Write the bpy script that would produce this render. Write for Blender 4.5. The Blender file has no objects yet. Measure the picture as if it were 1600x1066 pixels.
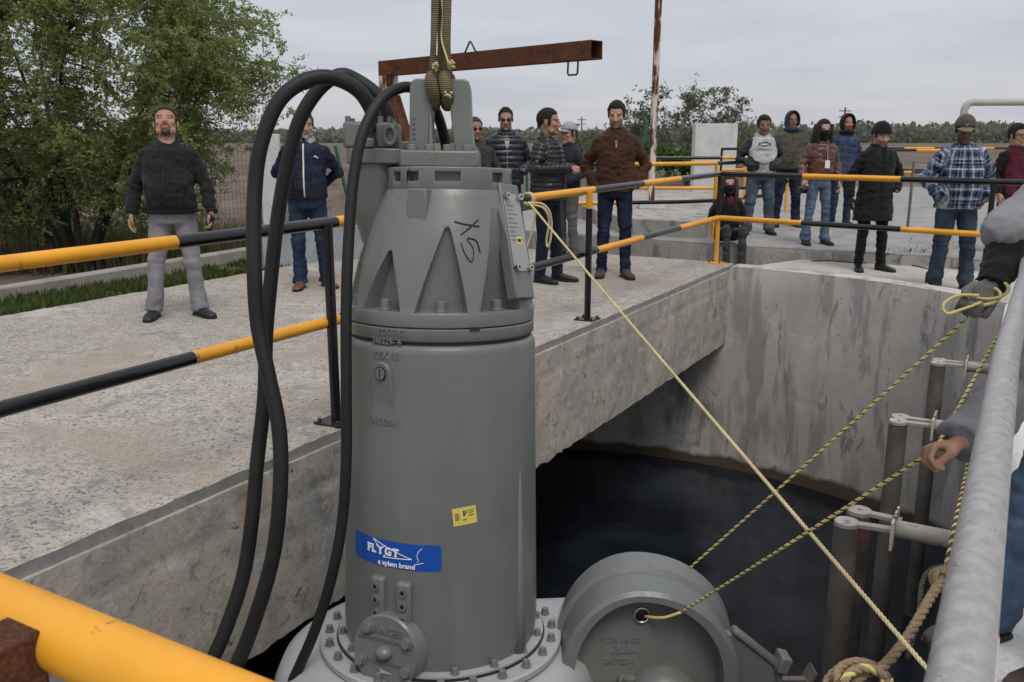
import bpy, bmesh, math, random
import numpy as np
from math import sin, cos, tan, atan, pi, radians, sqrt
from mathutils import Vector, Matrix, noise as mnoise
random.seed(7); np.random.seed(7)
S = bpy.context.scene
COL = S.collection

# ------------------------------------------------------------------ camera
FPX, CAMH = 1400.0, 1.5                      # focal length in photo pixels, eye height above the deck
PITCH = atan(321 / FPX)
cam = bpy.data.cameras.new('camera'); camo = bpy.data.objects.new('camera', cam); COL.objects.link(camo)
cam.sensor_width = 36; cam.lens = FPX / 1600 * 36; cam.clip_start = 0.05; cam.clip_end = 4000
camo.location = (0, 0, CAMH); camo.rotation_euler = (pi / 2 - PITCH, 0, 0)
cam.dof.use_dof = True; cam.dof.focus_distance = 3.6; cam.dof.aperture_fstop = 13.0
S.camera = camo
S.render.resolution_x, S.render.resolution_y = 1024, 682

# ------------------------------------------------------------------ sky, sun, exposure
SUN_EL, SUN_ROT = radians(60), radians(165)
wd = bpy.data.worlds.new('World'); S.world = wd; wd.use_nodes = True
nt = wd.node_tree; nt.nodes.clear()
def wn(t, **k):
    n = nt.nodes.new(t)
    for a, b in k.items(): setattr(n, a, b)
    return n
wo = wn('ShaderNodeOutputWorld'); bg1 = wn('ShaderNodeBackground'); bg2 = wn('ShaderNodeBackground'); mx = wn('ShaderNodeMixShader')
sky = wn('ShaderNodeTexSky', sky_type='NISHITA', sun_disc=False, sun_elevation=SUN_EL, sun_rotation=SUN_ROT)
nt.links.new(sky.outputs[0], bg1.inputs[0]); bg1.inputs[1].default_value = 0.10
tc = wn('ShaderNodeTexCoord'); sep = wn('ShaderNodeSeparateXYZ'); nt.links.new(tc.outputs['Generated'], sep.inputs[0])
ad = wn('ShaderNodeMath', operation='ADD'); nt.links.new(sep.outputs[2], ad.inputs[0]); ad.inputs[1].default_value = 0.12
mxx = wn('ShaderNodeMath', operation='MAXIMUM'); nt.links.new(ad.outputs[0], mxx.inputs[0]); mxx.inputs[1].default_value = 0.05
dx = wn('ShaderNodeMath', operation='DIVIDE'); dy = wn('ShaderNodeMath', operation='DIVIDE')
nt.links.new(sep.outputs[0], dx.inputs[0]); nt.links.new(mxx.outputs[0], dx.inputs[1])
nt.links.new(sep.outputs[1], dy.inputs[0]); nt.links.new(mxx.outputs[0], dy.inputs[1])
cmb = wn('ShaderNodeCombineXYZ'); nt.links.new(dx.outputs[0], cmb.inputs[0]); nt.links.new(dy.outputs[0], cmb.inputs[1])
nz = wn('ShaderNodeTexNoise'); nz.inputs['Scale'].default_value = 0.9; nz.inputs['Detail'].default_value = 5; nz.inputs['Roughness'].default_value = 0.5
nz.inputs['Distortion'].default_value = 0.4
nt.links.new(cmb.outputs[0], nz.inputs['Vector'])
rp = wn('ShaderNodeValToRGB'); e = rp.color_ramp.elements
e[0].position = 0.3; e[0].color = (0.50, 0.51, 0.575, 1); e[1].position = 0.72; e[1].color = (0.62, 0.625, 0.66, 1)
nt.links.new(nz.outputs[0], rp.inputs[0]); nt.links.new(rp.outputs[0], bg2.inputs[0])
zc_ = wn('ShaderNodeMath', operation='MAXIMUM'); nt.links.new(sep.outputs[2], zc_.inputs[0]); zc_.inputs[1].default_value = 0
za_ = wn('ShaderNodeMath', operation='MULTIPLY_ADD'); nt.links.new(zc_.outputs[0], za_.inputs[0]); za_.inputs[1].default_value = 0.6; za_.inputs[2].default_value = 0.90   # an overcast sky is brighter overhead than at the horizon
nt.links.new(za_.outputs[0], bg2.inputs[1])
mx.inputs[0].default_value = 0.88
nt.links.new(bg1.outputs[0], mx.inputs[1]); nt.links.new(bg2.outputs[0], mx.inputs[2]); nt.links.new(mx.outputs[0], wo.inputs[0])
sl = bpy.data.lights.new('sun', 'SUN'); sl.energy = 1.5; sl.angle = radians(24); sl.color = (1, 0.94, 0.865)
slo = bpy.data.objects.new('sun', sl); COL.objects.link(slo)
sd = Vector((sin(SUN_ROT) * cos(SUN_EL), cos(SUN_ROT) * cos(SUN_EL), sin(SUN_EL)))   # towards the sun
slo.rotation_euler = sd.to_track_quat('Z', 'Y').to_euler(); slo.location = (0, 0, 30)
vs = S.view_settings
S.display_settings.display_device = 'sRGB'; vs.view_transform = 'Standard'; vs.look = 'None'; vs.exposure = 0.17; vs.gamma = 1.0; vs.use_curve_mapping = False

# ------------------------------------------------------------------ pixels to places
def ray(px, py):
    x = (px - 800) / FPX; y = (533 - py) / FPX
    return Vector((x, cos(PITCH) + y * sin(PITCH), -sin(PITCH) + y * cos(PITCH)))
def G(px, py, z=0.0):                        # point of a level surface at height z
    d = ray(px, py); t = (z - CAMH) / d.z
    return Vector((d.x * t, d.y * t, z))
def D(px, py, Y):                            # point at forward distance Y
    d = ray(px, py); t = Y / d.y
    return Vector((d.x * t, Y, CAMH + d.z * t))
def proj(p):
    q = Vector(p) - Vector((0, 0, CAMH)); zc = q.y * cos(PITCH) - q.z * sin(PITCH); yc = q.y * sin(PITCH) + q.z * cos(PITCH)
    return 800 + FPX * q.x / zc, 533 - FPX * yc / zc
UV_ = Vector((0.4964, 0.8681, 0)); NV_ = Vector((0.8681, -0.4964, 0))     # along the pit edge / across the pit
def W(s, t, z=0.0): return NV_ * s + UV_ * t + Vector((0, 0, z))
def st(p): p = Vector((p[0], p[1], 0)); return p.dot(NV_), p.dot(UV_)

# ------------------------------------------------------------------ materials
MATS = {}
class NT:
    def __init__(s, name):
        s.m = bpy.data.materials.new(name); s.m.use_nodes = True; s.t = s.m.node_tree
        s.b = s.t.nodes['Principled BSDF']; s.tc = s.n('ShaderNodeTexCoord')
    def n(s, t, **k):
        n = s.t.nodes.new(t)
        for a, b in k.items(): setattr(n, a, b)
        return n
    def l(s, a, b): s.t.links.new(a, b)
    def noise(s, scale, detail=4, rough=.55, stretch=None, co='Object', dist=0):
        n = s.n('ShaderNodeTexNoise'); n.inputs['Scale'].default_value = scale; n.inputs['Detail'].default_value = detail
        n.inputs['Roughness'].default_value = rough; n.inputs['Distortion'].default_value = dist
        if stretch:
            mp = s.n('ShaderNodeMapping'); mp.inputs['Scale'].default_value = stretch; s.l(s.tc.outputs[co], mp.inputs[0]); s.l(mp.outputs[0], n.inputs['Vector'])
        else: s.l(s.tc.outputs[co], n.inputs['Vector'])
        return n.outputs[0]
    def voro(s, scale, feature='F1', co='Object', stretch=None):
        n = s.n('ShaderNodeTexVoronoi', feature=feature); n.inputs['Scale'].default_value = scale
        if stretch:
            mp = s.n('ShaderNodeMapping'); mp.inputs['Scale'].default_value = stretch; s.l(s.tc.outputs[co], mp.inputs[0]); s.l(mp.outputs[0], n.inputs['Vector'])
        else: s.l(s.tc.outputs[co], n.inputs['Vector'])
        return n.outputs['Distance']
    def ramp(s, src, *stops):
        r = s.n('ShaderNodeValToRGB'); el = r.color_ramp.elements
        while len(el) < len(stops): el.new(0.5)
        for q, (p, c) in zip(el, stops):
            q.position = p; q.color = (c, c, c, 1) if isinstance(c, (int, float)) else (*c, 1)
        s.l(src, r.inputs[0]); return r.outputs[0]
    def mix(s, f, a, b, mode='MIX'):
        m = s.n('ShaderNodeMix', data_type='RGBA', blend_type=mode)
        for i_, v in ((0, f), (6, a), (7, b)):
            sock = m.inputs[i_]
            if hasattr(v, 'links'): s.l(v, sock)
            elif i_ == 0: sock.default_value = v
            else: sock.default_value = (v, v, v, 1) if isinstance(v, (int, float)) else (*v, 1)
        return m.outputs[2]
    def math(s, op, a, b=0.0):
        m = s.n('ShaderNodeMath', operation=op)
        for sock, v in ((m.inputs[0], a), (m.inputs[1], b)):
            if hasattr(v, 'links'): s.l(v, sock)
            else: sock.default_value = v
        return m.outputs[0]
    def axis(s, i, co='Object'):
        x = s.n('ShaderNodeSeparateXYZ'); s.l(s.tc.outputs[co], x.inputs[0]); return x.outputs[i]
    def col(s, v):
        if hasattr(v, 'links'): s.l(v, s.b.inputs['Base Color'])
        else: s.b.inputs['Base Color'].default_value = (*v, 1)
    def rough(s, v):
        if hasattr(v, 'links'): s.l(v, s.b.inputs['Roughness'])
        else: s.b.inputs['Roughness'].default_value = v
    def bump(s, h, strength=.3, dist=.01):
        b = s.n('ShaderNodeBump'); b.inputs['Strength'].default_value = strength; b.inputs['Distance'].default_value = dist
        s.l(h, b.inputs['Height']); s.l(b.outputs[0], s.b.inputs['Normal'])
    def set(s, **k):
        for a, v in k.items(): s.b.inputs[a.replace('_', ' ')].default_value = v
        return s.m

def M(name, fn):
    if name not in MATS: MATS[name] = fn()
    return MATS[name]

def m_deck():
    k = NT('rough_concrete')
    big = k.noise(0.7, 5, .6); fine = k.noise(9, 6, .7, dist=.6); sc = k.noise(44, 4, .65, dist=.9); fl = k.noise(60, 3, .6)
    c = k.mix(k.ramp(big, (.35, 0), (.68, 1)), (.405, .365, .31), (.51, .465, .40))
    c = k.mix(k.ramp(sc, (.40, 1), (.46, 0)), c, (.135, .126, .113), 'MIX')
    c = k.mix(k.ramp(fine, (.34, .8), (.50, 0)), c, (.23, .222, .205))
    c = k.mix(k.ramp(k.noise(2.6, 6, .7, dist=1.0), (.56, 0), (.68, .75)), c, (.205, .20, .19)); c = k.mix(k.ramp(k.noise(1.1, 4, .6, dist=.6), (.58, 0), (.66, .55)), c, (.56, .545, .51))
    c = k.mix(k.ramp(k.noise(.62, 4, .55, dist=.4), (.54, 0), (.60, .62)), c, (.345, .285, .215)); c = k.mix(k.ramp(k.voro(.42, 'DISTANCE_TO_EDGE'), (.0025, .2), (.005, 0)), c, (.10, .095, .085))
    c = k.mix(k.ramp(fl, (.3, .35), (.6, 0)), c, (.2, .2, .2))
    k.col(c); k.rough(.93); h = k.math('ADD', k.math('MULTIPLY', sc, 1.1), k.math('MULTIPLY', fine, .8)); k.bump(h, .75, .012)
    return k.set(Specular_IOR_Level=.25)
def m_wall(name='cast_concrete', tone=1.0, wet=None, warm=0.0):
    k = NT(name)
    a = k.noise(1.3, 6, .62); st_ = k.noise(2.2, 5, .6, stretch=(1.6, 1.6, .28), dist=.5); fine = k.noise(30, 5, .7); bl = k.noise(4.6, 6, .68, stretch=(1, 1, .26), dist=.8)
    l = tuple(v * tone for v in (.385 + warm, .365 + warm * .6, .330)); d = tuple(v * tone for v in (.20, .195, .19))
    c = k.mix(k.ramp(a, (.35, 0), (.65, 1)), tuple(v * .78 for v in l), l)
    c = k.mix(k.ramp(st_, (.52, 0), (.60, .8)), c, d)
    c = k.mix(k.ramp(bl, (.575, 0), (.61, .75)), c, tuple(v * .66 for v in d))
    c = k.mix(k.ramp(k.noise(3.1, 4, .6), (.60, 0), (.72, .5)), c, (.33 * tone, .24 * tone, .16 * tone))
    c = k.mix(k.ramp(k.noise(1.9, 4, .6, dist=.3), (.58, 0), (.7, .6)), c, (.43 * tone, .44 * tone, .45 * tone))
    c = k.mix(k.ramp(fine, (.3, .4), (.5, 0)), c, d)
    c = k.mix(k.ramp(k.voro(5.5), (.035, .9), (.06, 0)), c, (.05, .045, .04))
    if wet is not None:
        z = k.math('ADD', k.axis(2), k.math('MULTIPLY', k.noise(3, 4, .6), .22))
        c = k.mix(k.ramp(k.math('SUBTRACT', z, wet - .5), (.5, 1), (.56, 0)), c, (.105, .078, .055))
    k.col(c); k.rough(.88); k.bump(k.math('ADD', bl, k.math('MULTIPLY', fine, .5)), .45, .010)
    return k.set(Specular_IOR_Level=.3)
def m_fascia():
    k = NT('beam_concrete')
    a = k.noise(2.3, 6, .6, dist=.5); b = k.noise(10, 6, .7, dist=.9); c2 = k.noise(7.5, 5, .65, stretch=(1, 1, 1.3), dist=.4); r = k.noise(2.9, 5, .6, dist=.2); v = k.noise(4, 5, .6, stretch=(1.5, 1.5, .2)); f = k.noise(46, 4, .7)
    c = k.mix(k.ramp(a, (.36, 0), (.62, 1)), (.31, .30, .28), (.47, .41, .325)); c = k.mix(k.ramp(c2, (.54, 0), (.64, .7)), c, (.50, .495, .475)); c = k.mix(k.ramp(b, (.55, 0), (.63, .75)), c, (.20, .195, .185))
    c = k.mix(k.ramp(v, (.55, 0), (.68, .5)), c, (.25, .235, .21)); c = k.mix(k.ramp(r, (.62, 0), (.70, .6)), c, (.36, .235, .14)); c = k.mix(k.ramp(k.noise(5.2, 4, .6, dist=.4), (.67, 0), (.70, .85)), c, (.10, .09, .08)); c = k.mix(k.ramp(f, (.3, .45), (.5, 0)), c, (.19, .18, .165))
    c = k.mix(k.ramp(k.voro(4.5), (.03, .9), (.05, 0)), c, (.05, .045, .04)); k.col(c); k.rough(.88); k.bump(k.math('ADD', b, k.math('MULTIPLY', f, .6)), .5, .010); return k.set(Specular_IOR_Level=.3)
def m_plain_concrete(name, c0, c1, scale=3):
    k = NT(name); a = k.noise(scale, 6, .65, dist=.4); f = k.noise(40, 4, .7)
    c = k.mix(k.ramp(a, (.32, 0), (.68, 1)), c0, c1); c = k.mix(k.ramp(f, (.3, .45), (.5, 0)), c, tuple(v * .5 for v in c0))
    k.col(c); k.rough(.9); k.bump(k.math('ADD', a, f), .35, .006); return k.set(Specular_IOR_Level=.25)
def m_paint(name, c, rough=.4, wear=None, bump=.06, vary=.12, spec=.5):
    k = NT(name); a = k.noise(3, 5, .6); b = k.noise(55, 3, .6)
    cc = k.mix(k.ramp(a, (.35, 0), (.65, 1)), tuple(v * (1 - vary) for v in c), tuple(min(1, v * (1 + vary)) for v in c))
    if wear: cc = k.mix(k.ramp(k.noise(16, 6, .75, dist=.5), (wear[1], 0), (wear[1] + .03, 1)), cc, wear[0])
    k.col(cc); k.rough(k.ramp(a, (.3, rough - .06), (.7, rough + .08))); k.bump(b, bump, .004); return k.set(Specular_IOR_Level=spec)
def m_fabric(name, c, vary=.25, bump=.5, scale=220, sheen=.3):
    k = NT(name); a = k.noise(5, 4, .6); b = k.noise(scale, 2, .6)
    cc = k.mix(k.ramp(a, (.35, 0), (.65, 1)), tuple(v * (1 - vary) for v in c), tuple(min(1, v * (1 + vary)) for v in c))
    cc = k.mix(k.ramp(b, (.35, .35), (.6, 0)), cc, tuple(v * .55 for v in c))
    k.col(cc); k.rough(.9); k.bump(k.math('ADD', b, k.math('MULTIPLY', k.noise(14, 4, .6), 2.0)), bump, .006)
    return k.set(Specular_IOR_Level=.2, Sheen_Weight=sheen * .2)
def m_denim(name, c):
    k = NT(name); a = k.noise(7, 4, .6, stretch=(1, 1, .5)); b = k.noise(260, 2, .6)
    cc = k.mix(k.ramp(a, (.38, 0), (.70, 1)), tuple(v * .75 for v in c), tuple(min(1, v * 1.55 + .014) for v in c))
    cc = k.mix(k.ramp(b, (.35, .4), (.6, 0)), cc, tuple(v * .6 for v in c))
    k.col(cc); k.rough(.88); k.bump(k.noise(16, 5, .6, stretch=(1, 1, 1.6)), .55, .008); return k.set(Specular_IOR_Level=.2)
def m_pump():
    k = NT('grey_green_enamel'); a = k.noise(2.2, 5, .6); st_ = k.noise(5, 5, .65, stretch=(1, 1, .12)); sc = k.noise(24, 6, .75, dist=.7); f = k.noise(90, 3, .6); b = k.noise(8, 4, .6)
    c = k.mix(k.ramp(a, (.3, 0), (.7, 1)), (.122, .134, .122), (.160, .173, .159)); c = k.mix(k.ramp(st_, (.5, 0), (.75, .45)), c, (.105, .107, .094)); c = k.mix(k.ramp(st_, (.22, .35), (.36, 0)), c, (.26, .27, .25))
    c = k.mix(k.ramp(sc, (.66, 0), (.72, .5)), c, (.10, .10, .085)); c = k.mix(k.ramp(k.noise(11, 6, .8, dist=1.5), (.685, 0), (.70, .6)), c, (.34, .35, .33))
    k.col(c); k.rough(k.ramp(k.math('ADD', k.math('MULTIPLY', b, .6), k.math('MULTIPLY', sc, .4)), (.35, .27), (.65, .50))); k.bump(k.math('ADD', f, k.math('MULTIPLY', b, 3.0)), .10, .004); return k.set(Specular_IOR_Level=.55)
def m_rust(name='rusty_steel', pale=False):
    k = NT(name); a = k.noise(7, 7, .7, dist=.4); b = k.noise(40, 5, .7); st_ = k.noise(5, 5, .6, stretch=(2, 2, .35)); g_ = k.noise(170, 4, .7)
    c = k.mix(k.ramp(a, (.3, 0), (.7, 1)), (.055, .022, .012), (.21, .075, .028)); c = k.mix(k.ramp(b, (.55, 0), (.7, .6)), c, (.30, .13, .05)); c = k.mix(k.ramp(g_, (.42, .7), (.58, 0)), c, (.028, .014, .010))
    if pale: c = k.mix(k.ramp(st_, (.47, 1), (.53, 0)), c, (.62, .56, .47))
    k.col(c); k.rough(.85); k.bump(k.math('ADD', a, b), .5, .006); return k.set(Specular_IOR_Level=.25)
def m_water():
    k = NT('dark_water'); a = k.noise(1.6, 4, .55, dist=.6); b = k.noise(7, 4, .6)
    k.col(k.mix(k.ramp(k.noise(.9, 5, .6), (.42, 0), (.68, 1)), (.007, .009, .013), (.022, .028, .038))); k.rough(k.ramp(k.noise(1.2, 4, .6), (.4, .07), (.7, .22)))  # bluish patches in the base colour imitate reflected sky
    k.bump(k.math('ADD', a, k.math('MULTIPLY', b, .25)), .35, .02); return k.set(Specular_IOR_Level=.5, IOR=1.33)
def m_galv():
    k = NT('galvanised_pipe'); a = k.noise(55, 5, .65); st_ = k.noise(9, 5, .65)
    c = k.mix(k.ramp(a, (.35, 0), (.65, 1)), (.30, .295, .285), (.42, .412, .40)); c = k.mix(k.ramp(st_, (.56, 0), (.68, .55)), c, (.29, .282, .268))
    c = k.mix(k.ramp(k.noise(60, 4, .75, dist=1), (.66, 0), (.69, .8)), c, (.12, .115, .11))
    k.col(c); k.rough(k.ramp(a, (.3, .38), (.7, .55))); k.bump(a, .12, .003); return k.set(Metallic=.35, Specular_IOR_Level=.5)
def m_skin():
    k = NT('skin'); at = k.n('ShaderNodeAttribute', attribute_name='Col'); f = k.noise(70, 3, .6)
    c = k.mix(k.ramp(f, (.3, .18), (.6, 0)), at.outputs[0], (.16, .05, .03)); k.col(c); k.rough(.5)
    k.b.inputs['Subsurface Weight'].default_value = .12; k.b.inputs['Subsurface Radius'].default_value = (.012, .005, .003); k.b.inputs['Subsurface Scale'].default_value = .6
    return k.set(Specular_IOR_Level=.4)
def m_leaf(name, c0, c1, c2):
    k = NT(name); g = k.n('ShaderNodeNewGeometry'); a = k.noise(1.4, 4, .6)
    c = k.mix(k.ramp(g.outputs['Random Per Island'], (0, 0), (1, 1)), c0, c1); c = k.mix(k.ramp(a, (.42, 0), (.68, .9)), c, c2)
    k.col(c); k.rough(.6); k.b.inputs['Transmission Weight'].default_value = 0
    tr = k.n('ShaderNodeBsdfTranslucent'); k.l(c, tr.inputs[0]); ms = k.n('ShaderNodeMixShader'); ms.inputs[0].default_value = .45
    out = [n for n in k.t.nodes if n.type == 'OUTPUT_MATERIAL'][0]
    k.l(k.b.outputs[0], ms.inputs[1]); k.l(tr.outputs[0], ms.inputs[2]); k.l(ms.outputs[0], out.inputs[0]); return k.set(Specular_IOR_Level=.25)
def m_field():
    k = NT('ploughed_field'); a = k.noise(.09, 6, .6); r = k.noise(1.1, 6, .7, stretch=(1, .25, 1), dist=.5); f = k.noise(7, 5, .7)
    c = k.mix(k.ramp(a, (.35, 0), (.65, 1)), (.145, .115, .09), (.235, .195, .155)); c = k.mix(k.ramp(r, (.42, .8), (.6, 0)), c, (.085, .066, .05)); c = k.mix(k.ramp(f, (.55, 0), (.7, .5)), c, (.32, .28, .22))
    k.col(c); k.rough(.95); k.bump(k.math('ADD', r, f), .8, .08); return k.set(Specular_IOR_Level=.1)
def m_plaid():
    k = NT('blue_plaid_flannel'); at = k.n('ShaderNodeAttribute', attribute_name='Cloth'); x = k.n('ShaderNodeSeparateXYZ'); k.l(at.outputs['Vector'], x.inputs[0])
    def bands(src, per, stops):
        m = k.math('FRACT', k.math('ADD', k.math('DIVIDE', src, per), 7.13)); r = k.n('ShaderNodeValToRGB'); r.color_ramp.interpolation = 'CONSTANT'; el = r.color_ramp.elements
        while len(el) < len(stops): el.new(.5)
        for q, (p, c) in zip(el, stops): q.position = p; q.color = (*c, 1)
        k.l(m, r.inputs[0]); return r.outputs[0]
    na, bl, wh, lb = (.012, .022, .05), (.065, .115, .185), (.60, .61, .62), (.19, .26, .35)
    sv = [(0, na), (.22, bl), (.34, wh), (.42, bl), (.56, na), (.66, lb), (.72, na), (.84, wh), (.88, lb)]
    c = k.mix(.5, bands(x.outputs[0], .20, sv), bands(x.outputs[2], .20, sv)); k.col(k.mix(k.ramp(k.noise(180, 2, .6), (.35, .3), (.6, 0)), c, (.01, .015, .03))); k.rough(.92)
    k.bump(k.noise(14, 4, .6), .4, .006); return k.set(Specular_IOR_Level=.15)

def mat(n):
    f = {
     'deck': m_deck, 'wall': lambda: m_wall('pit_concrete', 1.5, wet=-2.28), 'fascia': m_fascia, 'lip': lambda: m_plain_concrete('slab_edge', (.20, .195, .185), (.30, .29, .27), 6),
     'step': lambda: m_wall('step_concrete', 1.05), 'slab': lambda: m_plain_concrete('pale_slab', (.36, .34, .30), (.50, .48, .43), 1.2),
     'plat': lambda: m_plain_concrete('grey_slab', (.22, .215, .21), (.34, .335, .325), 2.2), 'white_conc': lambda: m_plain_concrete('whitewashed_concrete', (.50, .50, .48), (.66, .66, .64), 2.5),
     'kerbc': lambda: m_plain_concrete('kerb_concrete', (.24, .215, .19), (.36, .335, .30), 3), 'kerbw': lambda: m_plain_concrete('painted_kerb', (.58, .58, .57), (.74, .74, .73), 5),
     'bluewall': lambda: m_plain_concrete('blue_grey_block', (.27, .30, .32), (.36, .395, .41), 2),
     'pump': m_pump, 'pumplight': lambda: m_paint('light_grey_enamel', (.33, .345, .34), .45, bump=.1, vary=.07),
     'pumpdark': lambda: m_paint('shadow_gap', (.012, .012, .012), .6), 'bolt': lambda: m_paint('painted_bolt', (.15, .16, .145), .4), 'steel': lambda: NT('bright_steel').set(Base_Color=(.55, .55, .54, 1), Metallic=1.0, Roughness=.28),
     'rubber': lambda: m_paint('black_rubber', (.017, .0165, .017), .5, wear=((.10, .10, .10), .72), bump=.15, vary=.2, spec=.28), 'yellow': lambda: m_paint('yellow_paint', (.74, .335, .018), .42, wear=((.20, .11, .035), .635), vary=.12),
     'black': lambda: m_paint('black_paint', (.009, .009, .010), .20, wear=((.40, .38, .35), .68), vary=.3, spec=.5), 'galv': m_galv, 'rust': m_rust, 'rustp': lambda: m_rust('rusty_painted_steel', True),
     'water': m_water, 'whitepipe': lambda: m_paint('white_pipe', (.40, .375, .335), .6, wear=((.24, .13, .08), .60), bump=.2), 'greypipe': lambda: m_paint('weathered_guide_pipe', (.135, .122, .108), .6, wear=((.08, .07, .06), .66), bump=.3, vary=.35),
     'redpaint': lambda: m_paint('faded_red_paint', (.20, .085, .08), .6, vary=.3), 'sticker': lambda: m_paint('blue_label', (.008, .07, .36), .28, bump=.05, vary=.06), 'white': lambda: m_paint('white_print', (.8, .8, .8), .5, vary=.02),
     'ystick': lambda: m_paint('yellow_sticker', (.62, .52, .11), .5, vary=.05), 'ink': lambda: m_paint('black_ink', (.008, .008, .008), .6), 'alu': lambda: m_paint('brushed_plate', (.29, .29, .285), .4, vary=.05), 'print': lambda: m_paint('grey_print', (.17, .17, .17), .6),
     'ropey': lambda: m_fabric('yellow_rope', (.66, .54, .20), .2, .6, 300), 'ropep': lambda: m_fabric('pale_rope', (.62, .52, .28), .15, .6, 300), 'ropek': lambda: m_fabric('dark_rope', (.07, .068, .03), .3, .6, 300), 'hemp': lambda: m_fabric('hemp_rope', (.27, .20, .12), .35, .9, 120), 'green_rope': lambda: m_fabric('green_rope', (.07, .09, .05), .3, .6, 200),
     'sling': lambda: m_sling(), 'field': m_field, 'grassground': lambda: m_plain_concrete('grassy_soil', (.05, .06, .022), (.10, .105, .045), 4), 'grass': lambda: m_leaf('grass_blades', (.045, .082, .018), (.12, .15, .04), (.085, .10, .035)),
     'leaf': lambda: m_leaf('mesquite_leaves', (.15, .20, .06), (.34, .38, .15), (.22, .28, .095)), 'leaf2': lambda: m_leaf('grey_green_leaves', (.11, .125, .07), (.19, .205, .125), (.13, .14, .085)), 'vine': lambda: m_leaf('vine_leaves', (.04, .09, .015), (.09, .16, .03), (.05, .1, .02)),
     'far': lambda: m_leaf('haze_paled_foliage', (.15, .165, .125), (.22, .23, .175), (.175, .18, .145)), 'bark': lambda: m_paint('dark_bark', (.045, .036, .028), .9, bump=.8, vary=.35), 'dry': lambda: m_leaf('dry_brush', (.14, .10, .06), (.22, .165, .10), (.12, .095, .05)),  # far foliage colours are paled to stand in for haze
     'green': lambda: m_paint('green_post_paint', (.018, .11, .06), .5), 'wire': lambda: m_paint('fence_wire', (.20, .18, .16), .6), 'skin': m_skin, 'hair': lambda: m_fabric('dark_hair', (.022, .018, .015), .5, .9, 160), 'hairg': lambda: m_fabric('greying_hair', (.045, .042, .04), .4, .9, 160), 'hairb': lambda: m_fabric('brown_hair', (.045, .022, .014), .3, .9, 160),
     'eyew': lambda: m_paint('eye_white', (.50, .46, .43), .3), 'eyed': lambda: m_paint('eye_dark', (.012, .008, .006), .2), 'lens': lambda: m_paint('dark_lens', (.006, .006, .007), .12), 'plaid': m_plaid, 'metal_dark': lambda: m_paint('dark_metal', (.03, .03, .03), .4)}
    return M(n, f[n])
def m_sling():
    k = NT('olive_webbing'); w = k.n('ShaderNodeTexWave', wave_type='BANDS', bands_direction='Z'); w.inputs['Scale'].default_value = 42; w.inputs['Distortion'].default_value = .6; k.l(k.tc.outputs['Object'], w.inputs[0])
    c = k.mix(k.ramp(k.noise(9, 5, .6), (.35, 0), (.65, 1)), (.13, .105, .06), (.25, .205, .125)); c = k.mix(k.ramp(w.outputs[1], (.2, .6), (.6, 0)), c, (.06, .05, .03)); k.col(c); k.rough(.9); k.bump(w.outputs[1], .8, .006)
    return k.set(Specular_IOR_Level=.2)
def fab(c, kind='fabric'):
    key = kind + '_' + '_'.join('%03d' % int(v * 1000) for v in c)
    return M(key, lambda: {'fabric': m_fabric, 'denim': m_denim}[kind](key, c) if kind != 'shiny' else m_paint(key, c, .38, bump=.25, vary=.2, spec=.5))

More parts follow.
